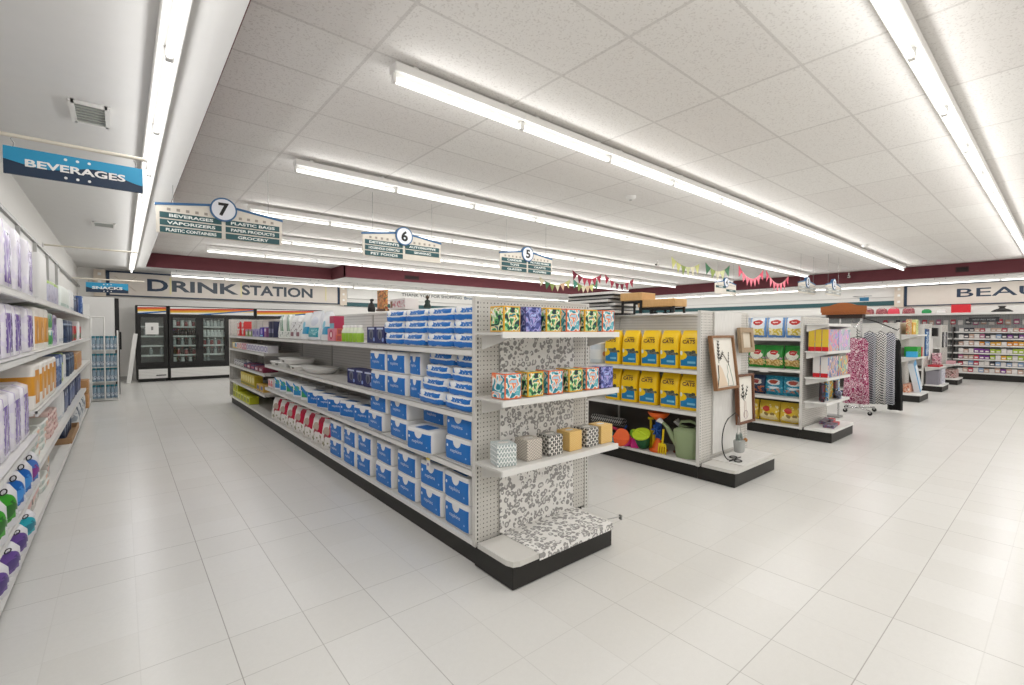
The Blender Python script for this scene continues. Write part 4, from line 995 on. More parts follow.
for i in range(2):
    place('game2', 6.84, 1.94+.085*i, .787, .02, f'blue and red board game on the middle end shelf, {"front" if i == 0 else "rear"} one', 'blue and red board games')
    place('game3', 7.26, 1.94+.085*i, .787, 0, f'teal and yellow board game on the middle end shelf, {"front" if i == 0 else "rear"} one', 'teal and yellow board games')
def book(i, w, h, d, mat, cat='book'):
    def mk():
        t = thing('book', '', cat)
        MB().box(-w/2, w/2, -d/2, d/2, 0, h, mat, .002).build('cover', t); MB().box(-w/2+.004, w/2+.001, -d/2+.004, d/2-.004, .004, h+.001, WHITE).build('pages', t); return t
    MAKERS['book%d' % i] = mk
book(0, .16, .24, .03, patches('book_cover_blue', ['3a86c0', '6ab0dc', 'e0c040', 'd0e4ee', '2a5a90'], 11)); book(1, .2, .24, .03, patches('book_cover_yellow', ['e0c240', 'd88a3a', '6aa04a', 'e8dcc0', '3a76b0'], 12)); book(2, .14, .23, .03, patches('book_cover_dark', ['2a2c34', '46485a', '7a3038', '1c1e26'], 10))
for i, (k, x, rz, l) in enumerate([('book2', 6.66, .5, 'dark book at the left end of the lower end shelf'), ('book2', 6.76, .4, 'dark book second from the left on the lower end shelf'), ('book0', 6.87, .2, 'blue book behind the yellow book on the lower end shelf'),
    ('book1', 7.02, -.1, 'yellow book in the middle of the lower end shelf'), ('book2', 7.18, .1, 'dark book between the yellow and the pale blue book'), ('book0', 7.30, -.1, 'pale blue book at the right end of the lower end shelf')]):
    place(k, x, 1.965+.03*(i % 2), .487, rz, l, 'books on the lower end shelf')
o = carton('toy_package', 'toy', .3, .07, .025, patches('toy_card', ['3a4a8c', 'c8ccd8', '22242c', '7a8ab8'], 12)); tag(o, 'small blue and white package lying before the yellow book'); o.location = (7.08, 1.91, .53); o.rotation_euler = (.5, .45, .3)
for i, (x, y) in enumerate([(6.92, 1.93), (7.15, 2.04)]):
    o = carton('picture_book', 'book', .4, .12, .035, patches('flat_book_%d' % i, ['4a4650', '7a7a86', '6a5a7a', '8a3040', '3a4a5a'], 9)); tag(o, f'dark picture book lying flat on the bottom end deck, {"front" if i == 0 else "rear"} one')
    o.location = (x, y, .155); o.rotation_euler = (0, 0, .12)
    p = MB().box(.08, .19, -.062, .0, .002, .0365, flat('c0242e', .4)).build('red_corner', o)

# ------------------------------------------------------------------ wooden header stand and the dress rack
t = thing('display_stand', 'wooden display stand with an arched orange-brown header beside the dresses', 'stand', (8.60, 2.27, 0), FX)
OW = wood_mat('orange_wood', 'a8622e', '8d4d22', 10, (1, 8, 8), .4)
pts = [(-.30, 1.655), (.30, 1.655), (.30, 1.745)] + [(.30-.12-.36*k/12, 1.745+.012+.045*math.sin(PI*k/12)) for k in range(13)] + [(-.30, 1.745)]
MB().prism(pts, 'y', -.03, .0, OW).build('header', t)
MB().box(-.29, .29, -.02, .2, 1.62, 1.655, OW).build('top_board', t)
MB().box(-.22, .24, .0, .18, 1.56, 1.62, flat('2c1a12', .5)).build('dark_recess', t)  # solid unlit box; the darkness of the recess is put into its colour
for x in (-.26, -.06): MB().cyl((x, .08, .03), (x, .08, 1.62), .014, CHROME).build('post', t)
MB().box(-.3, -.02, -.02, .18, 0, .03, flat('8d8c8a', .4), .005).build('base', t)
for i in range(4): MB().tube([(.2, .08, 1.36-.04*i), (.2, -.05, 1.37-.04*i), (.2, -.09, 1.40-.04*i)], .006, BLACK, 6).build('hook', t)

PX, PY = 9.5, 2.25
t = thing('garment_rack', 'chrome two-arm clothes rack on casters carrying patterned dresses', 'clothes rack', (PX, PY, 0))
MB().cyl((0, 0, .07), (0, 0, 1.60), .014, CHROME).build('post', t)
MB().tube([(-.16, .16, .075), (.28, -.14, .075)], .013, CHROME, 8).tube([(-.25, -.2, .075), (.25, .25, .075)], .013, CHROME, 8).build('base', t)
for cx, cy in ((-.16, .16), (.28, -.14), (-.25, -.2), (.25, .25)):
    c = MB().cyl((cx-.012, cy, .032), (cx+.012, cy, .032), .032, BLACK, n=14).build('caster', t); MB().box(cx-.016, cx+.016, cy-.012, cy+.012, .035, .075, CHROME).build('caster_fork', c)
MB().tube([(0, 0, 1.59), (.10, -.18, 1.52), (.20, -.44, 1.38), (.21, -.46, 1.41)], .009, BLACK, 8).build('arm', t)
MB().tube([(0, 0, 1.55), (-.14, .05, 1.42), (-.2, .07, 1.44)], .009, CHROME, 8).build('arm', t)
def dress(name, label, x, y, ztop, zbot, wt, wb, mat, rz, sleeves=True, cat='dress'):
    t = thing(name, label, cat, (x, y, 0), rz)
    H = ztop-zbot
    def ring(z, hw, hd, ph):
        K = 40; out = []
        for i in range(K):
            a = 2*PI*i/K; f = (ztop-z)/H
            rr = 1+.10*f*math.sin(7*a+ph)
            out.append((hw*math.copysign(abs(math.cos(a))**.8, math.cos(a)), hd*rr*math.copysign(abs(math.sin(a))**.8, math.sin(a))*(1+.5*f*math.sin(5*a)), z))
        return out
    L = [(zbot, wb, .06), (zbot+H*.3, wb*.93, .055), (zbot+H*.6, (wb+wt)/2*.92, .05), (zbot+H*.82, wt*.95, .045), (zbot+H*.93, wt, .035), (ztop-.01, wt*.72, .02), (ztop, wt*.45, .012)]
    vs = []; K = 40
    for z, a, b in L: vs += ring(z, a/2, b, 1)
    fs = [(k*K+i, k*K+(i+1) % K, (k+1)*K+(i+1) % K, (k+1)*K+i) for k in range(len(L)-1) for i in range(K)] + [tuple(range(K))[::-1], tuple(range((len(L)-1)*K, len(L)*K))]
    MB().add(vs, fs, mat, True).build('fabric', t)
    MB().tube([(0, 0, ztop+.09), (.02, 0, ztop+.105), (.03, 0, ztop+.085), (0, 0, ztop+.05), (0, 0, ztop+.02)], .003, CHROME, 6).tube([(-wt*.4, 0, ztop-.02), (0, 0, ztop+.025), (wt*.4, 0, ztop-.02)], .006, flat('2a2a2a'), 6).build('hanger', t)
    return t
CAM = math.atan2(-1, -.24)+PI/2   # facing the front aisle corner
dress('dress', 'magenta and white patterned dress, leftmost on the rack', 9.30, 2.255, 1.25, .17, .30, .36, patches('magenta_print', ['7a1846', '8f1d50', 'd08ca4', 'e8dce0', '6e153e', '9a2258'], 17, None, None, 3.0, .7), FX+.2)
dress('dress', 'grey and black zigzag dress beside the magenta dress', 9.50, 2.135, 1.34, .17, .18, .20, zig_mat('charcoal_zigzag', '3b3f46', 'b9bbc0', 'zig', 1.9), FX+.2)
dress('dress', 'white and black zigzag dress in the middle of the rack', 9.60, 2.01, 1.34, .16, .17, .18, zig_mat('white_zigzag', 'dad9d6', '26272b', 'zig', 2.1), FX+.2)
dress('dress', 'navy and white striped zigzag dress before the black one', 9.70, 1.905, 1.33, .16, .15, .16, zig_mat('navy_zigzag', '2b3146', 'd0d2d8', 'zig', 1.8), FX+.2)
dress('dress', 'long plain black dress, rightmost on the rack', 9.84, 1.845, 1.22, .06, .12, .20, flat('121212', .8), FX+.2)

# goods on the three white end caps
def simple(name, cat, label, w, d, h, mat, loc, rot=(0, 0, 0), bev=.004):
    o = carton(name, cat, w, d, h, mat, bev); tag(o, label); o.location = loc; o.rotation_euler = rot; return o
simple('toy_box', 'toy', 'green toy box on the shelf behind the dresses', .36, .2, .2, art('green_toy_box', '2fa03a', [('r', -.1, .1, .05, .15, '1c5a24'), ('n', 40, .55, .05, .15, '8fd090')]), (12.02, 2.0, .862))
simple('toy_box', 'toy', 'small sky-blue toy box left of the green box', .14, .16, .11, flat('3aa0d0'), (11.78, 1.97, .862)); simple('toy_box', 'toy', 'small red toy box right of the green box', .1, .16, .19, flat('c8303a'), (12.30, 1.98, .862))
simple('puzzle_box', 'toy', 'tan puzzle box standing on the upper white end shelf', .2, .06, .3, patches('puzzle_tan', ['c9a078', 'a86a4a', 'e0c8a0', '8a9a6a'], 10), (11.86, 2.04, 1.302))
simple('game_box', 'toy', 'yellow game box on the upper white end shelf', .3, .08, .24, art('yellow_game', 'd9a838', [('e', .0, .12, .1, .07, 'efe0a0')]), (12.12, 2.04, 1.302)); simple('game_box', 'toy', 'pale green game box at the right of the upper white end shelf', .2, .08, .30, art('pale_game', 'd6dca0', [('n', 30, .5, .05, .28, '9fb05a')]), (12.40, 2.04, 1.302))
simple('long_box', 'toy', 'long pale blue box leaning on the white end cap', .2, .1, .62, art('long_box_print', 'dfe6ee', [('r', -.1, -.045, 0, .62, '4a9ad0'), ('r', -.1, .1, .53, .62, '6aaada'), ('e', .03, .2, .04, .1, 'c0d4e6')]), (12.20, 1.93, .19), (-.12, -.38, 0))
simple('puzzle_box', 'toy', 'orange puzzle box low on the white end cap', .4, .1, .16, patches('puzzle_orange', ['d88a6a', 'e6c0a8', 'b85a3a', 'e8dcd0'], 10), (12.1, 2.065, .155))
simple('hanging_card', 'toy', 'blue hanging card of toys on the white panel', .3, .03, .62, art('blue_card', '3a6aa0', [('n', 22, .52, .04, .58, 'c8d8e6'), ('r', -.15, .15, .56, .62, '22406e')]), (14.28, 2.128, .80))
simple('hanging_towel', 'towel', 'white cloth panel hanging beside the blue card', .42, .03, .74, WHITE, (14.7, 2.128, .70)); simple('dark_bell', 'ornament', 'dark bell-shaped ornament hanging over the white cloth', .16, .1, .2, BLACK, (14.8, 2.064, 1.25))
simple('carton', 'box', 'pale printed carton on the bottom of the blue-card end cap', .42, .24, .34, art('pale_carton', 'd4d4de', [('n', 18, .55, .03, .3, 'a8a4b8')]), (14.72, 2.0, .155)); simple('carton', 'box', 'dark grey carton left of the pale printed one', .22, .22, .33, flat('8a8790'), (14.26, 2.0, .155))
simple('red_case', 'box', 'red flat case on the shelf of the blue-card end cap', .5, .2, .04, flat('b8343c'), (14.5, 2.0, .552)); simple('pink_carton', 'box', 'pink patterned carton on the shelf of the blue-card end cap', .24, .14, .26, patches('pink_carton', ['d8a0b0', 'e8dcdc', 'a8506a', '8a8088'], 10), (14.8, 2.02, .593))
simple('blanket_pack', 'package', 'folded pink and brown package on the last end deck', .45, .22, .22, patches('pink_blanket', ['b8908a', 'e6d0cc', '7a5a54', 'e0b0b0'], 8), (16.85, 2.0, .155)); simple('pink_roll', 'package', 'small pink package on the shelf of the last end cap', .3, .16, .08, flat('d8a8b0'), (16.7, 2.0, .522))
for i, x in enumerate([16.5, 16.72, 16.96]): simple('hair_card', 'package', f'hanging card on the last end panel, {ORD[i]} from the left', .15, .02, .4, art('hair_card_%d' % i, ['2b2b2d', 'd8d8d6', '4a4a50'][i], [('n', 20, .55, .05, .35, '9a9aa0')]), (x, 2.138, .95))

# ------------------------------------------------------------------ beauty wall
def beauty():
    x0, xb, y0, y1 = 18.58, XR-.01, -3.0, 13.0; org = (XR, y0, 0)
    t = thing('shelving_unit', 'grey wall shelving of small cosmetics under the beauty sign', 'shelving', org)
    MB().box(x0+.02, xb, y0, y1, 0, .165, BASEB).build('base', t, org)
    MB().box(x0, xb, y0, y1, .17, .215, SHELFW).build('deck', t, org)
    MB().box(xb-.02, xb, y0, y1, .215, 1.85, peg_mat('beauty_back_panel', 'aeb0b2', 1, 2, '7a7c7e', .05)).build('back_panel', t, org)
    MB().box(18.28, xb, y0, y1, 1.86, 1.90, SHELFW).box(18.27, 18.285, y0, y1, 1.845, 1.905, SHELFW).build('top_shelf', t, org)
    for k in range(13):
        y = y0+.02+1.22*k+.40
        if y < y1: MB().box(xb-.05, xb-.02, y-.015, y+.015, .215, 1.86, GREYP).build('upright', t, org)
    for z in (.40, .58, .76, .97, 1.17, 1.36):
        for k in range(5):
            ya = -1.38+1.22*k
            m = MB().box(18.66, xb-.02, ya+.004, ya+1.216, z-.012, z, SHELF).box(18.655, 18.667, ya+.004, ya+1.216, z-.03, z+.008, SHELFW); m.build('shelf', t, org)
    MB().box(18.6, xb-.02, 2.19, 2.215, .215, 1.5, flat('4a4644')).build('divider', t, org)
    s = thing('header_plate', 'dark header plate with pale lettering under the beauty wall top shelf', 'sign', (18.30, 1.55, 1.70), FX)
    MB().box(-.3, .3, 0, .015, -.065, .065, flat('2c2d30', .4)).build('plate', s); part_text(s, 'WHY PAY MORE', flat('a9abb0', .5), 0, 0, .46, .045, -.002)
beauty()
CP = [('7a3a8c', 'violet'), ('d98a2a', 'orange'), ('e0a838', 'amber'), ('a8c040', 'lime'), ('c0485a', 'rose'), ('dcd8d6', 'white'), ('c8a898', 'beige'), ('3a3a44', 'black'), ('b06a8a', 'mauve'), ('8aa0c0', 'pale blue')]
def cosm(c):
    def mk():
        o = MB().box(-.036, .036, -.02, .02, 0, .085, art('cosmetic_'+c, c, [('r', -.025, .025, .02, .05, 'e6e2de')], .35), .004).build('cosmetic_box'); tag(o, None, 'cosmetics'); return o
    return mk
for c, n in CP: MAKERS['cos'+c] = cosm(c)
palr = [[5, 6, 5, 6, 0, 6, 5, 6, 9, 5, 4, 6, 5], [5, 9, 5, 9, 5, 9, 7, 5, 5, 4, 9, 5, 4], [3, 3, 5, 3, 2, 5, 3, 0, 0, 4, 6, 6, 8], [5, 3, 3, 5, 5, 3, 3, 0, 0, 0, 5, 6, 5], [5, 2, 1, 1, 5, 2, 2, 9, 1, 5, 6, 5, 6], [7, 0, 7, 0, 7, 9, 5, 7, 8, 5, 6, 7, 5], [6, 4, 6, 5, 4, 6, 6, 5, 4, 6, 7, 7, 5]]
for r, z in enumerate([.216, .402, .582, .762, .972, 1.172, 1.362]):
    nm_ = ['bottom deck', 'lowest shelf', 'second shelf', 'third shelf', 'fourth shelf', 'fifth shelf', 'top small shelf'][r]
    for i in range(13):
        c, n = CP[palr[r][i]]
        place('cos'+c, 18.70 if r else 18.65, .74+.108*i, z+.001, FX+random.uniform(-.1, .1), f'small {n} cosmetics box on the beauty wall {nm_}, {ORD[i]} from right', 'cosmetics on the beauty wall', scale=(1.4, 1, 1.15+.4*random.random()))
for i in range(20):
    c, n = CP[[5, 8, 6, 4, 5, 6, 8, 7, 5, 4][i % 10]]
    place('cos'+c, 18.9, .8+.16*i, 1.56+.02*(i % 2), FX, f'{n} hanging pack on the upper pegs of the beauty wall, {ORD[i]} from the right', 'hanging packs on the beauty wall', scale=(1.5, .8, 1.7))
# on the beauty wall's top shelf
for i, (y, c, l) in enumerate([(4.2, 0, 'red patterned handbag, leftmost on the beauty wall top'), (3.86, 0, 'red patterned handbag, second on the beauty wall top'), (3.56, 1, 'plain coral red handbag between the patterned ones'), (3.20, 0, 'red patterned handbag nearest the green pouch')]):
    t = thing('handbag', l, 'handbag', (18.5, y, 1.902), FX, 'red handbags on the beauty wall')
    m = flat('d9485a', .5) if c else patches('handbag_print', ['8a3a48', 'a85a60', '6a3440', 'c07a78'], 20)
    MB().loft([(0, .14, .07), (.02, .15, .08), (.12, .14, .06), (.17, .12, .03)], m, 24, 4).build('body', t)
    MB().tube([(-.09, 0, .16), (-.06, 0, .2), (.06, 0, .2), (.09, 0, .16)], .008, m, 6).build('handle', t)
t = thing('pouch', 'small green pouch on the beauty wall top shelf', 'pouch', (18.5, 2.78, 1.902), FX); MB().loft([(0, .1, .06), (.05, .12, .07), (.1, .1, .04), (.12, .07, .02)], flat('1f8a4a', .4), 20, 3).build('body', t); MB().box(-.06, .06, -.01, .01, .11, .13, flat('12602f')).build('clasp', t)
t = thing('sunglasses_case', 'white open case on the beauty wall top shelf', 'case', (18.5, 2.45, 1.902), FX); MB().loft([(0, .1, .05), (.04, .12, .06), (.05, .11, .05)], WHITE, 20, 3).build('base', t); MB().loft([(.05, .11, .03, 0, .03), (.09, .09, .025, 0, .05), (.11, .05, .015, 0, .06)], flat('cfcfcd'), 20, 3).build('lid', t)
o = simple('red_box', 'box', 'bright red box on the beauty wall top shelf', .40, .16, .24, flat('d42a36', .5), (18.45, 2.03, 1.902), (0, 0, FX))
t = thing('mannequin_bust', 'black reclining display bust under the beauty sign', 'display bust', (18.5, 1.22, 1.902), FX)
MB().loft([(0, .2, .1), (.03, .21, .1), (.07, .15, .07), (.10, .07, .045), (.13, .05, .04), (.16, .08, .05), (.17, .09, .05)], BLACK, 24, 2.4).build('bust', t); MB().box(-.22, .22, -.09, .09, 0, .012, BLACK).build('foot', t)

# ------------------------------------------------------------------ wall sign panels
def wall_sign(name, label, loc, rz, W, H, cols):
    t = thing(name, label, 'sign', loc, rz)
    MB().box(-W/2, W/2, 0, .04, 0, H, BEIGE).build('panel', t)
    b = .045
    m = MB()
    m.box(-W/2, W/2, -.012, 0, H-b, H, NAVY).box(-W/2, W/2, -.012, 0, 0, b*.7, NAVY); m.build('border', t)
    for s in (-1, 1): MB().box(s*(W/2)-.035, s*(W/2)+.035, -.012, .02, 0, H, NAVY).build('border', t)
    for s in cols:
        x = s*(W/2+.16)
        c = MB().box(x-.115, x+.115, -.03, .04, -.02, H+.0, flat('cfc3b4', .6)).build('pilaster', t)
        for k in range(3): MB().box(x-.035, x+.035, -.036, -.03, H*(.18+.3*k), H*(.18+.3*k)+.07, WHITE).build('tile', c)
    return t
t = wall_sign('drink_station_sign', 'beige wall sign reading DRINK STATION above the drink coolers', (2.72, YB-.06, 2.22), 0, 5.95, .66, (-1, 1))
LET = flat('3e4650', .5); 
MB().text('D', NAVY, -1.94, .33, .46, .33, -.001, 0, .03).build('lettering', t)
MB().text('RINK', LET, -.82, .33, 1.62, .31, -.001, 0, .03).build('lettering', t)
MB().text('STATION', LET, 1.10, .33, 2.05, .31, -.001, 0, .03).build('lettering', t)
m = MB()
for s in (-1, 1): m.tube([(-2.62+.22*s, -.004, .14), (-2.62, -.004, .33), (-2.62+.22*s, -.004, .52)], .008, flat('bfb2a2', .6), 5)
m.build('chevron_mark', t)
m = MB()
for x in (-1.66, .06, 2.55): m.box(x-.02, x+.02, -.006, 0, .1, .56, flat('d8cfa0', .6))
m.build('accent_line', t)
t = wall_sign('beauty_sign', 'beige wall sign reading BEAUTY in navy letters', (XR-.045, .87, 2.15), FX, 4.96, .66, (-1, 1))
MB().text('BEAUTY', NAVY, 0, .35, 2.62, .25, -.001, .0, .008).build('lettering', t)
t = thing('thank_you_sign', 'white wall panel reading THANK YOU FOR SHOPPING', 'sign', (10.3, YB-.05, 2.45), 0)
MB().box(-4.3, 4.3, 0, .03, 0, .36, flat('dddcd8', .6)).build('panel', t)
MB().text('THANK YOU FOR SHOPPING', flat('4a4d50', .5), -.92, .23, 2.68, .115, -.001, 0, .015).build('lettering', t)
MB().text('Brookmans', flat('3f5f78', .5), 1.06, .23, 1.02, .125, -.001, 0, .03).build('store_name', t)

# ------------------------------------------------------------------ drink coolers and freezer
GL = glass_mat('cooler_glass')
INT = flat('777b79', .5); RACKW = flat('cfd2d0', .4)
SWOOSH = art('cooler_header_print', 'e6e6e4', [('d', -.03, 1, .125, .165, 'c8402c'), ('d', -.03, 1, .088, .125, 'dc8a2a'), ('d', -.03, 1, .06, .088, 'e2c43a'), ('d', -.12, 1, .01, .045, '2f6aa8')])
def cooler(label, x0, w, n, note=False, brand=False):
    h = 1.965; d = .78; y0 = 15.15
    t = thing('drink_cooler', label, 'cooler', (x0+w/2, y0, 0), 0, 'glass-door drink coolers')
    c = MB().box(-w/2, -w/2+.04, .02, d, .06, h, BLACK).box(w/2-.04, w/2, .02, d, .06, h, BLACK).box(-w/2+.04, w/2-.04, d-.04, d, .06, h, INT).box(-w/2, w/2, .02, d, h-.04, h, BLACK)
    c.box(-w/2+.04, w/2-.04, .02, d-.04, .06, .42, BLACK).box(-w/2+.03, w/2-.03, .05, d, 0, .06, BLACK); c.build('cabinet', t)
    MB().box(-w/2+.01, w/2-.01, -.03, .02, 1.735, h-.02, BLACK).build('header_box', t)
    hd = MB().box(-w/2+.04, w/2-.04, -.034, -.03, 0, .185, SWOOSH).build('header_sign', t); hd.location = (0, 0, 1.755)
    g = MB().box(-w/2+.04, w/2-.02, -.01, .02, .085, .33, flat('cbcac6', .4))
    for k in range(6): g.box(-w/2+.04, w/2-.02, -.018, -.01, .10+.038*k, .126+.038*k, WHITE)
    g.build('grille', t)
    if brand: MB().box(w/2-.26, w/2-.05, -.022, -.018, .15, .175, flat('2c2c2c')).build('badge', t)
    MB().box(-w/2, w/2, -.005, .02, .33, .41, BLACK).build('sill', t)
    for k in range(4): MB().box(-w/2+.045, w/2-.045, .06, d-.06, .66+.25*k, .672+.25*k, RACKW).box(-w/2+.045, w/2-.045, .055, .065, .65+.25*k, .69+.25*k, RACKW).build('shelf', t)
    MB().box(-w/2+.045, w/2-.045, .06, d-.06, .42, .435, RACKW).build('shelf', t)
    for s in (-1, 1): MB().box(s*(w/2-.06)-.012, s*(w/2-.06)+.012, .05, .075, .5, 1.7, flat((1.0, 1.0, .98), .4, emit=.4)).build('lamp', t)
    dw = (w-.02)/n
    for i in range(n):
        xa = -w/2+.01+dw*i; xb = xa+dw; e = .085
        m = MB().box(xa, xa+e, -.035, .015, .42, 1.73, BLACK).box(xb-e, xb, -.035, .015, .42, 1.73, BLACK).box(xa+e, xb-e, -.035, .015, .42, .50, BLACK).box(xa+e, xb-e, -.035, .015, 1.66, 1.73, BLACK)
        dr = m.build('door', t)
        MB().box(xa+e, xb-e, -.012, -.006, .5, 1.66, GL).build('glass', dr)
        MB().cyl((xb-.03, -.06, .85), (xb-.03, -.06, 1.25), .012, BLACK, n=8).build('handle', dr)
        if note: MB().box(-.14, .13, -.016, -.0125, 1.22, 1.52, WHITE).box(-.025, .02, -.0175, -.016, 1.33, 1.42, flat('8a8a88')).build('notice', dr)
    return t
cooler('single-door drink cooler with a paper notice, nearly empty', .28, .655, 1, True, True)
cooler('wide drink cooler stocked with bottles and cans', .945, 2.02, 3)
cooler('drink cooler mostly hidden behind the first gondola', 2.975, 1.9, 3)
MAKERS['cola'] = lambda: bottle('drink_bottle', 'bottle', .04, .2, flat('2b1a18', .25), flat('8a2a26'), .4)
MAKERS['clearb'] = lambda: bottle('drink_bottle', 'bottle', .04, .2, flat('9fa6a6', .25), WHITE, .4)
MAKERS['redcan'] = lambda: bottle('drink_can', 'can', .04, .16, flat('8a3236', .3), STEEL, .8)
MAKERS['whitecup'] = lambda: bottle('drink_bottle', 'bottle', .045, .17, flat('d0d2d2', .3), WHITE, .7)
zs = [1.423, 1.173, .923, .673, .437]
for dd, (xa, pal) in enumerate([(1.04, [['whitecup', 'redcan'], ['cola'], ['clearb', 'cola'], ['cola', 'redcan'], ['whitecup', 'cola']]), (1.71, [['clearb', 'whitecup'], ['whitecup'], ['redcan', 'clearb'], ['cola', 'clearb'], ['clearb']])]):
    for r, z in enumerate(zs):
        n = 6 if not (dd == 1 and r == 4) else 2
        for i in range(n):
            k = pal[r][i % len(pal[r])]
            cn = {'cola': 'dark bottle', 'clearb': 'clear grey bottle', 'redcan': 'dark red can', 'whitecup': 'white-capped pale bottle'}[k]
            place(k, xa+.04+.085*i, 15.15+.14, z+.001, 0, f'{cn} on the {["top","second","third","fourth","bottom"][r]} cooler shelf, {"first" if dd == 0 else "second"} wide door, {ORD[i]} from left', 'drinks in the wide cooler')
for i in range(4):
    place('clearb', .47+.11*i, 15.33, zs[1+i % 2*2]+.001, 0, f'clear grey bottle left in the single-door cooler, {ORD[i]} from left', 'drinks in the single-door cooler')
# upright freezer seen from its white side
t = thing('upright_freezer', 'white-sided upright freezer with a black door edge beyond the water bottles', 'freezer', (-.40, 12.76, 0), 0)
MB().box(-.42, .30, -.70, .70, .05, 1.97, flat('dddcda', .45), .006).build('body', t); MB().box(-.4, .28, -.66, .66, 0, .05, BLACK).build('plinth', t)
d_ = MB().box(.302, .365, -.70, -.62, .06, 1.96, BLACK).box(.302, .365, .62, .70, .06, 1.96, BLACK).box(.302, .365, -.62, .62, .06, .3, BLACK).box(.302, .365, -.62, .62, 1.8, 1.96, BLACK).build('door', t)
MB().box(.32, .33, -.62, .62, .3, 1.8, GL).build('glass', d_); MB().cyl((.385, -.64, .95), (.385, -.64, 1.3), .014, BLACK, n=8).build('handle', d_)
t = thing('leaning_board', 'narrow white board leaning against the first drink cooler', 'board', (.12, 15.06, 0), 0); t.rotation_euler = (-.015, .12, 0)
MB().box(-.045, .045, -.012, .012, .004, 1.25, WHITE, .003).build('panel', t); MB().box(-.05, -.045, -.014, .014, .004, 1.25, GREYP).build('edge_strip', t)
# water bottle rack
t = thing('bottle_rack', 'white tubular rack of bottled water at the end of the left aisle', 'rack', (-.25, 11.62, 0))
m = MB()
for x in (-.19, .0, .19):
    for y in (0, .36): 
        if x or y == 0: m.tube([(x, y, .02), (x, y, 1.58 if x < .1 else 1.33)], .012, WHITE, 8)
m.build('frame', t)
MB().tube([(-.19, 0, 1.58), (0, 0, 1.58)], .012, WHITE, 8).tube([(-.19, 0, .02), (.19, 0, .02), (.19, .36, .02), (-.19, .36, .02)], .014, WHITE, 8, True).build('rails', t)
for z in (.05, .37, .64, .97): MB().box(-.19, .19, -.005, .36, z-.012, z, RACKW).build('shelf', t)
def wbottle():
    return bottle('water_bottle', 'bottle', .033, .252, art('water_bottle_body', '8fa4b4', [('r*', -.05, .05, .04, .11, 'c3ced8'), ('n*', 60, .55, .04, .11, '4a5f7c')], .2), flat('1d7080', .4), .75)
MAKERS['wb'] = wbottle
for r, z in enumerate([.05, .37, .64, .97]):
    for i in range(6):
        place('wb', -.25+[-.155, -.095, -.036, .04, .1, .16][i], 11.665, z+.001, 0, f'water bottle with teal cap on the {["lowest","second","third","top"][r]} rack tier, {ORD[i]} from left', 'water bottles in the rack')
        if r < 4 and i % 2 == 0: pass

# ------------------------------------------------------------------ hanging signs
def aisle_sign(num, left, right, x, y, ze, W=1.24, H=.30, bars=True):
    t = thing('aisle_sign', f'hanging aisle sign number {num} with name bars' + ('' if num > 4 else ', small and far off'), 'sign', (x, y, ze-H), 0, 'hanging aisle signs')
    pk = .085
    MB().prism([(-W/2, 0), (W/2, 0), (W/2, H), (0, H+pk), (-W/2, H)], 'y', -.01, .01, flat('d9d2c6', .6)).build('panel', t)
    MB().prism([(-W/2-.01, H-.012), (0, H+pk-.012), (W/2+.01, H-.012), (W/2+.01, H+.014), (0, H+pk+.014), (-W/2-.01, H+.014)], 'y', -.016, .016, flat('3a6690', .5)).build('roof_trim', t)
    for s in (-1, 1):
        for k in range(5): MB().box(s*(.17+.085*k)-.016, s*(.17+.085*k)+.016, -.0115, -.01, H-.055, H-.025, flat('9c948a', .6)).build('window_square', t)
    d = MB().cyl((0, -.03, H+.035), (0, .03, H+.035), .135, flat('3a6690', .5), n=36).cyl((0, -.033, H+.035), (0, .033, H+.035), .118, flat('e2e4ea', .5), n=36).build('number_disc', t)
    MB().text(str(num), BLACK, 0, H+.035, .105, .15, -.0345, 0, .035).build('numeral', d)
    for side, names in ((-1, left), (1, right)):
        for k, nme in enumerate(names):
            if not nme.strip(): continue
            z1 = H-.075-.078*k
            b = MB().box(side*.305-.285, side*.305+.285, -.016, -.01, z1-.062, z1, TEALG if num > 3 else flat('a3a5a2', .6)).build('name_bar', t)
            L = min(.50, .043*len(nme)+.05)
            MB().text(nme, flat('e8ece8', .5), side*.305, z1-.031, L*.93, .034, -.0175, 0, .03).build('lettering', b)
    for s in (-1, 1): MB().cyl((s*W*.38, 0, H+.01), (s*W*.38, 0, H+ZC-ze-.001), .0025, STEEL, n=6).build('hanging_wire', t)
    return t
aisle_sign(7, ['BEVERAGES', 'VAPORIZERS', 'PLASTIC CONTAINERS'], ['PLASTIC BAGS', 'PAPER PRODUCTS', 'GROCERY'], .92, 6.3, 2.695)
aisle_sign(6, ['DETERGENTS', 'HOUSEHOLD CHEMICALS', 'PET FOODS'], ['AUTOMOTIVE', 'SEWING'], 3.19, 6.3, 2.69)
aisle_sign(5, ['CANDLES', 'TOYS', 'GLASSES'], ['PICTURE FRAMES', 'CRAFTS', 'FLOWERS'], 5.61, 6.3, 2.69)
aisle_sign(4, ['GAMES'], [' ', 'CARDS'], 13.15, 6.3, 2.70)
aisle_sign(3, ['HAIR', 'BATH'], ['SOAP', 'SKIN'], 13.3, 4.3, 2.56, 1.15, .25)
aisle_sign(2, ['NAILS', 'BATH'], ['EYES', 'LIPS'], 13.9, 3.9, 2.52, 1.05, .25)
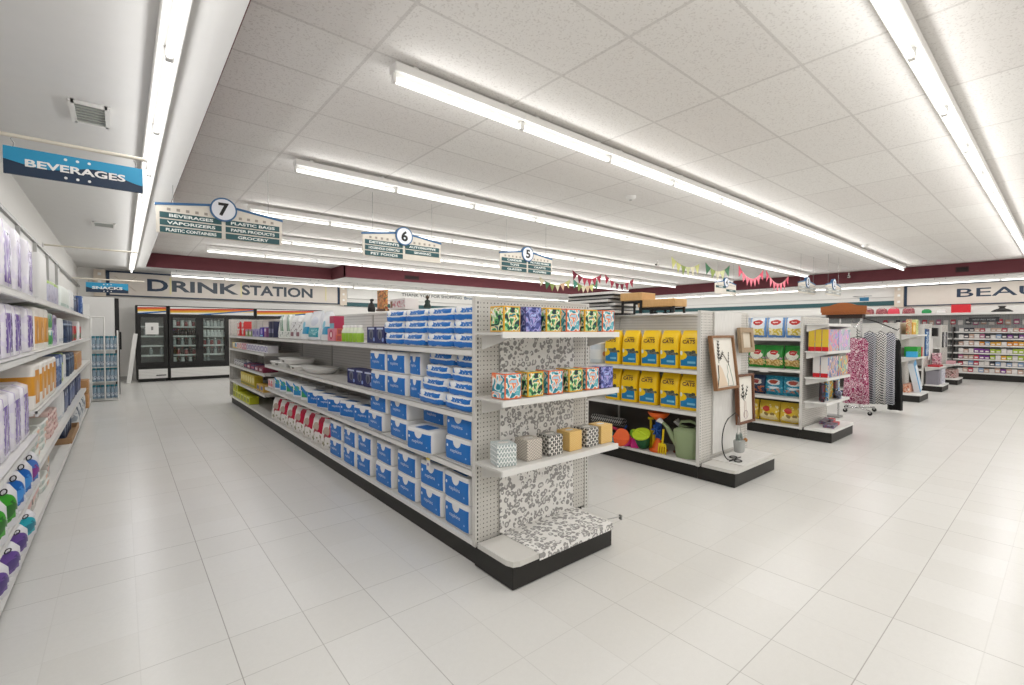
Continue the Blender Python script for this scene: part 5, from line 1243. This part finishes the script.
def blade_sign(word, label, x0, x1, y, zp, W, H, xc):
    t = thing('hanging_category_sign', label, 'sign', (xc, y, zp), 0, 'blue category signs on wall poles')
    MB().box(-W/2, W/2, -.008, .008, -.06-H, -.06, NAVY).build('board', t)
    n = 24
    def f(u): return -.06-H*(.52+.20*math.sin(2.6*u*PI-.5)*(.55+.45*u))
    for yy in (-.0092, .0092):
        pts = [(-W/2+W*i/n, f(i/n)) for i in range(n+1)] + [(W/2, -.06), (-W/2, -.06)]
        MB().prism(pts, 'y', yy-.0008, yy+.0008, flat('2b8fb8', .45)).build('wave_band', t)
    MB().text(word, WHITE, 0, -.06-H*.52, W*.72, H*.28, -.012, 0, .03).build('lettering', t)
    for k in (-1, 0, 1):
        for zz in (.16, .86): MB().cyl((k*W*.085, -.0125, -.06-H*zz), (k*W*.085, -.0105, -.06-H*zz), H*.05, WHITE, n=12).build('dot', t)
    for s in (-1, 1): MB().tube([(s*W*.44, 0, -.07), (s*W*.44+.008, 0, -.035), (s*W*.44-.006, 0, -.01), (s*W*.44, 0, .012)], .003, STEEL, 6).build('hook', t)
    return t
def wall_pole(label, x1, y, z):
    t = thing('sign_pole', label, 'pole', (XL, y, z))
    MB().cyl((0, 0, 0), (x1-XL, 0, 0), .013, flat('d6cfc0', .5), n=12).build('rod', t); MB().cyl((0.0005, 0, 0), (.012, 0, 0), .035, WHITE, n=16).build('wall_flange', t)
    MB().cyl((x1-XL, 0, 0), (x1-XL+.012, 0, 0), .015, WHITE, n=12).build('end_cap', t)
wall_pole('pale pole from the left wall carrying the beverages sign', .15, 4.4, 2.60); blade_sign('BEVERAGES', 'blue wave sign reading BEVERAGES over the left shelves', XL, .15, 4.4, 2.587, .70, .175, -.215)
wall_pole('bare pale pole from the left wall, middle of three', .2, 9.3, 2.54)
wall_pole('pale pole from the left wall carrying the far snacks sign', .40, 13.5, 2.43); blade_sign('SNACKS', 'blue wave sign reading SNACKS before the drink station wall', XL, .4, 13.5, 2.417, .70, .21, -.22)
t = thing('hanging_category_sign', 'tiny blue sign on a pole before the right wall teal stripe', 'sign', (18.2, 4.25, 2.33), FX); MB().box(-.12, .12, -.008, .008, 0, .12, flat('3f86b0')).build('board', t); MB().cyl((-.3, 0, .16), (.2, 0, .16), .01, STEEL, n=8).build('rod', t)
MB().cyl((.0, 0, .12), (.0, 0, .16), .004, STEEL, n=6).build('hook', t); MB().cyl((-.3, 0, .16), (-.3, .74, .16), .01, STEEL, n=8).build('bracket', t)

# bunting
def bunting(label, a, b, sag, cols, fl=.22, sc=1):
    A, B = Vector(a), Vector(b); n = len(cols)
    t = thing('bunting', label, 'bunting', a, 0, 'strings of triangular bunting')
    def P(u): p = A.lerp(B, u); p.z -= sag*4*u*(1-u); return p-A
    MB().tube([P(i/16) for i in range(17)], .004, flat('b8b0a0'), 5).build('cord', t)
    D = (B-A); D.z = 0; D.normalize()
    for i, c in enumerate(cols):
        p = P((i+.5)/n); q0 = p-D*fl*.5; q1 = p+D*fl*.5; T = P(min(1, (i+1)/n))-P(i/n); sl = T.z/max(.01, Vector((T.x, T.y, 0)).length)
        q0.z -= sl*fl*.5; q1.z += sl*fl*.5; tip = p+Vector((0, 0, -fl*1.15))+D*fl*sl*.5
        nrm = Vector((-D.y, D.x, 0))*.002
        vs = [q0-nrm, q1-nrm, tip-nrm, q0+nrm, q1+nrm, tip+nrm]
        MB().add(vs, [(0, 1, 2), (5, 4, 3), (0, 3, 4, 1), (1, 4, 5, 2), (2, 5, 3, 0)], flat(c, .7)).build('flag', t)
yl, ol, gr, cr, lt = 'cfd08a', '8fa05a', '4a7a5a', 'dcd6b8', 'c8cc9a'
pk, dp, mr = 'd8707e', 'c04a5e', '8a3448'
bunting('yellow and cream bunting string, leftmost of the front line', (10.75, 6.55, ZC-.03), (12.05, 6.5, ZC-.10), .17, [yl, yl, ol, lt, cr, yl])
bunting('dark green bunting string left of the pink strings', (12.3, 6.45, ZC-.05), (13.25, 6.25, ZC-.06), .20, [gr, ol, cr, lt, gr])
bunting('pink bunting string beside the number four sign', (13.5, 6.1, ZC-.04), (14.9, 6.0, ZC-.06), .33, [dp, pk, pk, pk, pk, pk, dp])
bunting('pink bunting string, rightmost of the front line', (15.1, 6.0, ZC-.04), (16.9, 6.0, ZC-.06), .36, [dp, pk, pk, pk, pk, pk, dp], .24)
bunting('green and cream bunting string of the rear line, nearest sign five', (11.0, 11.7, ZC-.08), (12.3, 11.5, ZC-.10), .22, [cr, gr, ol, cr, 'dcb89a', yl])
bunting('teal and yellow bunting string of the rear line', (12.4, 11.4, ZC-.10), (13.3, 11.1, ZC-.10), .22, ['5a9a88', ol, cr, 'dcc0a0', yl, '5a8a70'])
bunting('maroon and pink bunting string of the rear line', (10.7, 9.9, ZC-.05), (11.95, 9.8, ZC-.10), .20, [mr, mr, dp, dp, dp, dp])
bunting('crimson bunting string of the rear line, next to the wood stands', (12.25, 9.9, ZC-.05), (13.85, 9.9, ZC-.08), .26, [dp, dp, mr, mr, dp, dp])
# ------------------------------------------------------------------ goods on the left wall unit
def soft(kind, name, cat, w, d, h, base, shapes, r=.02, e=6, rough=.35):
    MAKERS[kind] = lambda: softpack(name, cat, w, d, h, art('print_'+kind, base, shapes, rough), r, e)
PU = '6d4fa3'
def towel(w, h):
    def mk():
        t = thing('paper_towel_pack', '', 'paper towels')
        m = art('towel_wrap_%d' % int(h*100), 'e6e3ea', [('r*', -.10, .10, h*.1, h*.80, PU), ('q', -.09, .02, h*.1, h*.80, PU), ('d', 1, .35, .01, .03, 'b9a9d6'), ('d', 1, -.4, -.06, -.045, 'd9d0ea'), ('n*', 14, .60, .02, h*.9, 'dcd6e6'), ('r', .02, .05, h*.18, h*.7, '9a84c4')], .25)
        MB().loft([(0, w*.46, .13), (.015, w*.5, .15), (h*.25, w*.49, .148), (h*.5, w*.505, .15), (h*.75, w*.49, .148), (h*.93, w*.49, .145), (h, w*.40, .10)], m, 32, 9).build('wrapper', t)
        MB().loft([(h*.985, w*.25, .02), (h+.02, w*.28, .012), (h+.035, w*.3, .006)], flat('e8e6ec', .25), 16, 2).build('gathered_top', t)
        return t
    return mk
MAKERS['towelL'] = towel(.33, .40); MAKERS['towelM'] = towel(.30, .36)
soft('orange', 'diaper_pack', 'diapers', .24, .30, .32, 'e8e4dc', [('r*', -.10, .10, .05, .25, 'd9972e'), ('e', .0, .14, .05, .08, 'c07f2c'), ('e', .02, .12, .03, .05, 'e2b890'), ('e', .08, .26, .012, .012, '2f4a54')], .02, 8)
soft('orangeL', 'diaper_pack', 'diapers', .25, .34, .31, 'ebe7e0', [('r', -.07, .07, .04, .27, 'd88f2c'), ('r*', -.5, .5, .10, .23, 'dc9a34'), ('e', 0, .13, .04, .07, 'e2b890'), ('e', .1, .26, .012, .012, '2f4a54')], .02, 9)
soft('greenpk', 'tissue_pack', 'tissues', .22, .26, .15, 'c4d6c4', [('r', -.1, .1, .02, .1, '4f9a58'), ('e', .02, .1, .05, .03, '8fb86a'), ('e', -.05, .11, .03, .03, '3f8fa8')])
soft('lilacpk', 'tissue_pack', 'tissues', .2, .26, .29, 'bfb4cc', [('n', 18, .5, .03, .26, '8a7aa8'), ('r', -.08, .08, .2, .26, '5a4a70')])
soft('whitepk', 'tissue_pack', 'tissues', .26, .28, .27, 'dfe0e0', [('r', -.1, .1, .03, .06, 'b8c0c8')])
soft('navypk', 'coffee_pack', 'package', .24, .26, .26, '34435e', [('e', 0, .14, .07, .06, '5a6c88'), ('n', 20, .56, .03, .24, '22304a'), ('r', -.12, .12, .2, .22, '8a98ac')], .05, 3)
soft('bluebox', 'tissue_case', 'tissues', .25, .3, .30, '3a5a94', [('r', -.1, .1, .2, .27, 'c3cede'), ('n', 26, .52, .03, .2, '7c94bc'), ('r', -.12, .12, .02, .05, '2a3f6c')], .012, 10)
soft('limebox', 'tissue_case', 'tissues', .2, .28, .30, '9fb44a', [('r', -.08, .08, .04, .18, 'd6dcc0'), ('r', -.1, .1, .2, .28, '4a6a9c')], .012, 10)
soft('redbox2', 'tin', 'tin', .26, .26, .2, 'b02a2c', [('r', -.12, .12, .02, .1, '9a8a78'), ('n', 24, .5, .02, .1, '5a6a4a')], .012, 10)
soft('lavbox', 'tissue_case', 'tissues', .4, .28, .22, 'b4b2c4', [('n', 20, .55, .04, .18, '8f8da6'), ('r', -.2, .2, .19, .22, '8fae3f')], .01, 10)
soft('mintbox', 'tissue_case', 'tissues', .5, .3, .24, 'dfe6e0', [('r', -.22, .22, .03, .06, 'b4c8c0')], .01, 10)
soft('plainbox', 'white_carton', 'box', .42, .32, .36, 'e3e2df', [], .006, 12, .6)
soft('tanbox', 'tan_carton', 'box', .32, .3, .22, 'b98a58', [('e', .05, .1, .05, .04, 'c8542e'), ('n', 16, .6, .02, .2, 'd8b080')], .006, 12)
soft('navyL', 'trash_bag_box', 'box', .24, .26, .25, '27355e', [('r', -.08, .08, .04, .18, '3f5690'), ('e', 0, .2, .05, .025, 'b4bed6')], .006, 12)
soft('redflat', 'paper_plate_pack', 'paper plates', .38, .30, .045, 'd8bcb4', [('e', -.12, .02, .016, .014, 'a82c30'), ('e', -.04, .024, .016, .014, 'a82c30'), ('e', .05, .02, .016, .014, 'a82c30'), ('e', .13, .024, .016, .014, 'a82c30')], .01, 6)
soft('whiteflat', 'paper_plate_pack', 'paper plates', .42, .30, .05, 'd9dbd4', [('r', .0, .12, .01, .04, 'e2b49a'), ('r', -.16, -.08, .01, .04, 'b8c8c0')], .01, 6)
soft('cardpk', 'plastic_ware_box', 'box', .16, .28, .2, 'd9d3cc', [('r', -.06, .06, .13, .18, 'd8b070'), ('n', 40, .56, .02, .12, '9a948c'), ('r', -.07, .07, .06, .1, 'd8a8a0')], .005, 12)
soft('whitebag', 'bag_of_cotton', 'package', .32, .34, .27, 'd6d8da', [('n*', 10, .55, .02, .25, '9aa2ac'), ('d', 1, .5, .02, .05, '5a6474')], .08, 2.6)
def jug(c, c2):
    def mk():
        t = thing('detergent_jug', '', 'detergent')
        m = art('jug_'+c, 'dedde0', [('e', 0, .1, .078, .075, c), ('r', -.07, .07, .04, .1, c), ('e', .02, .08, .05, .03, c2), ('n', 22, .6, .04, .15, c2)], .3, .4, .03)
        MB().loft([(0, .11, .09), (.012, .118, .098), (.16, .115, .095), (.2, .095, .075), (.225, .045, .04)], m, 28, 3.4).build('body', t)
        MB().lathe([(.036, .222), (.04, .226), (.038, .262), (.03, .266)], flat('e6e6e8', .35), n=16).build('cap', t)
        MB().tube([(.05, 0, .222), (.085, 0, .23), (.105, 0, .2), (.1, 0, .15)], .011, flat('d8d7db', .3), 8).build('handle', t)
        MB().tube([(.018*math.cos(a*PI/6), -.098, .185+.014*math.sin(a*PI/6)) for a in range(12)], .003, BLACK, 6, True).build('hang_ring', t)
        return t
    return mk
for k, c, c2 in [('jugp', '6a4c96', '4f3a7c'), ('jugb', '1f63b4', '3f8fd8'), ('jugg', '3f9e2c', '2a6a24'), ('jugt', '2aa8b8', '1f7c90'), ('jugm', '4a78c0', '8a3a8c')]: MAKERS[k] = jug(c, c2)
def freshener():
    t = thing('detergent_jug', '', 'detergent')
    MB().loft([(0, .1, .07), (.02, .115, .08), (.1, .12, .085), (.18, .10, .07), (.22, .06, .05), (.3, .08, .06), (.36, .06, .045), (.38, .03, .03)], art('swirl_jug', 'dfdfe4', [('e', .0, .10, .1, .06, '6fb4d6'), ('e', .02, .05, .09, .04, '7a3a9c'), ('e', -.05, .12, .05, .04, 'b05a9c')], .3), 28, 2.6).build('body', t)
    MB().lathe([(.03, .375), (.034, .38), (.03, .42), (.02, .425)], WHITE, n=14).build('cap', t)
    return t
MAKERS['fresh'] = freshener
LX = XL+.012+.2
def run(z, lst, where, grp):
    for i, q in enumerate(lst):
        k, y, desc = q[:3]; dx = q[3] if len(q) > 3 else 0; dz = q[4] if len(q) > 4 else 0
        place(k, LX+dx+random.uniform(-.006, .006), y, z+.001+dz, FL+random.uniform(-.04, .04)-(.55 if k.startswith('jug') else 0), f'{desc} on the {where}, {ORD[i]} along', grp, scale=(1.05, 1.05, 1.06 if z > .3 else .77) if k.startswith('jug') else ((1, 1, .87) if k == 'towelM' and z > 1 else (1, 1, 1)))
pt = 'purple and white paper towel pack'
run(1.565, [('towelL', 3.05+.355*i, pt) for i in range(4)], 'top left shelf', 'goods on the top left shelf')
run(1.57, [('towelL', 4.62, pt), ('plainbox', 5.18, 'plain white carton'), ('fresh', 5.60, 'white swirl-printed jug'), ('lavbox', 6.05, 'lavender case with green edge'), ('lavbox', 6.50, 'lavender case with green edge'), ('mintbox', 7.05, 'pale mint case'),
           ('mintbox', 7.6, 'pale mint case'), ('whitepk', 8.1, 'white pack'), ('whitepk', 8.45, 'white pack'), ('navypk', 8.85, 'navy pack'), ('navypk', 9.2, 'navy pack'), ('navyL', 9.6, 'navy carton'), ('bluebox', 10.05, 'blue case'), ('navyL', 10.5, 'navy carton')], 'top left shelf beyond towels', 'goods on the top left shelf')
run(1.19, [('towelM', 3.12+.32*i, pt) for i in range(4)], 'second left shelf', 'goods on the second left shelf')
run(1.195, [('towelM', 4.60, pt), ('orange', 4.92, 'orange diaper pack'), ('orange', 5.18, 'orange diaper pack'), ('orange', 5.44, 'orange diaper pack'), ('greenpk', 5.75, 'low green pack'), ('greenpk', 5.75, 'upper green pack', 0, .151), ('greenpk', 6.02, 'low green pack'), ('greenpk', 6.02, 'upper green pack', 0, .151),
           ('lilacpk', 6.3, 'lilac printed pack'), ('whitepk', 6.65, 'white pack'), ('whitepk', 7.0, 'white pack'), ('navypk', 7.4, 'navy rounded pack', .02), ('navypk', 7.75, 'navy rounded pack', .02), ('navypk', 8.1, 'navy rounded pack', .02), ('redbox2', 8.6, 'red tin'), ('redbox2', 9.0, 'red tin'), ('whitepk', 9.5, 'white pack'), ('redbox2', 9.95, 'red tin')], 'second left shelf beyond towels', 'goods on the second left shelf')
run(.65, [('towelM', 3.02+.315*i, pt) for i in range(5)], 'third left shelf', 'goods on the third left shelf')
run(.80, [('orangeL', 4.60+.265*i, 'large orange diaper pack') for i in range(5)] + [('bluebox', 5.95+.28*i, 'blue printed case') for i in range(3)] + [('limebox', 6.8, 'lime and blue case'), ('whitepk', 7.15, 'white pack'), ('navypk', 7.55, 'navy rounded pack', .02), ('navypk', 7.9, 'navy rounded pack', .02), ('navypk', 8.25, 'navy rounded pack', .02),
    ('tanbox', 8.8, 'tan carton'), ('tanbox', 9.2, 'tan carton'), ('tanbox', 9.6, 'tan carton')], 'third left shelf beyond towels', 'goods on the third left shelf')
run(.34, [('jugg', 3.18, 'green-labelled detergent jug', .07), ('jugg', 3.46, 'green-labelled detergent jug', .07), ('jugb', 3.74, 'blue-labelled detergent jug', .07), ('jugb', 4.02, 'blue-labelled detergent jug', .07), ('jugm', 4.28, 'blue and violet detergent jug', .07)], 'fourth left shelf', 'goods on the fourth left shelf')
run(.43, [('whiteflat', 4.72, 'white paper plate pack', 0, .051*i) for i in range(4)] + [('whiteflat', 5.17, 'white paper plate pack', 0, .051*i) for i in range(4)] + [('redflat', 5.62, 'red-dotted paper plate pack', 0, .046*i) for i in range(5)] + [('redflat', 6.03, 'red-dotted paper plate pack', 0, .046*i) for i in range(4)]
    , 'fourth left shelf beyond jugs', 'goods on the fourth left shelf')
run(.43, [('whitepk', 6.45, 'white pack'), ('whitepk', 6.8, 'white pack')] + [('navyL', 7.2+.3*i, 'navy carton') for i in range(9)], 'fourth left shelf past the plates', 'goods on the fourth left shelf')
run(.105, [('jugp', 3.15, 'purple-labelled detergent jug', .08), ('jugp', 3.42, 'purple-labelled detergent jug', .08), ('jugp', 3.70, 'purple-labelled detergent jug', .08), ('jugt', 3.98, 'teal-labelled detergent jug', .08), ('cardpk', 4.22, 'tan printed box'), ('cardpk', 4.40, 'tan printed box'),
    ('cardpk', 4.60, 'tan printed box'), ('cardpk', 4.79, 'tan printed box'), ('whiteflat', 5.15, 'lowest white plate pack'), ('whiteflat', 5.15, 'upper white plate pack', 0, .051), ('cardpk', 5.48, 'tan printed box')], 'bottom left deck', 'goods on the bottom left deck')
t = thing('cardboard_tray', 'brown cardboard tray of navy packs on the bottom left deck', 'tray', (-.62, 7.5, .106), 0)
KR = flat('a98763', .7)
MB().box(-.20, .19, -.55, .55, 0, .008, KR).build('bottom', t)
for a, b, c, d in ((-.20, .19, -.55, -.542), (-.20, .19, .542, .55), (-.20, -.192, -.542, .542), (.182, .19, -.542, .542)): MB().box(a, b, c, d, .008, .065, KR).build('side', t)
for i in range(4): place('navypk', -.62, 7.13+.25*i, .116, FL+.1*(i % 2), f'navy pack standing in the cardboard tray, {ORD[i]} from the front', 'navy packs in the cardboard tray')
for i in range(4): place('whitebag', -.60, 8.3+.37*i, .107, FL+.12*(i % 3-1), f'crinkled white package on the bottom left deck, {ORD[i]} after the tray', 'crinkled white packages')
place('tanbox', -.56, 10.05, .107, FL, 'tan carton at the far end of the bottom left deck'); place('tanbox', -.56, 10.05, .329, FL, 'tan carton stacked on another at the far bottom deck')

# ------------------------------------------------------------------ camera, world, output
cam = bpy.data.cameras.new('camera'); co = bpy.data.objects.new('camera', cam); COL.objects.link(co)
cam.sensor_width = 36; cam.sensor_fit = 'HORIZONTAL'; cam.lens = 467.*36/1024; cam.clip_start = .05
a, p, r = math.radians(39.9), math.radians(1.48), math.radians(.2)
F = Vector((math.sin(a)*math.cos(p), math.cos(a)*math.cos(p), -math.sin(p))); R = Vector((math.cos(a), -math.sin(a), 0)); U = R.cross(F)
R2 = R*math.cos(r)+U*math.sin(r); U2 = U*math.cos(r)-R*math.sin(r)
co.matrix_world = Matrix(((R2.x, U2.x, -F.x, 0), (R2.y, U2.y, -F.y, 0), (R2.z, U2.z, -F.z, 1.355), (0, 0, 0, 1)))
SC.camera = co
w = bpy.data.worlds.new('world'); SC.world = w; w.use_nodes = True
w.node_tree.nodes['Background'].inputs[0].default_value = (.9, .92, 1, 1); w.node_tree.nodes['Background'].inputs[1].default_value = .3
SC.view_settings.view_transform = 'Standard'; SC.view_settings.look = 'None'; SC.view_settings.gamma = 1; SC.view_settings.use_curve_mapping = False
SC.view_settings.exposure = EXPOSURE
SC.cycles.use_denoising = True
SC.cycles.max_bounces = 8; SC.cycles.diffuse_bounces = 5; SC.cycles.transparent_max_bounces = 12
SC.cycles.sample_clamp_indirect = 6
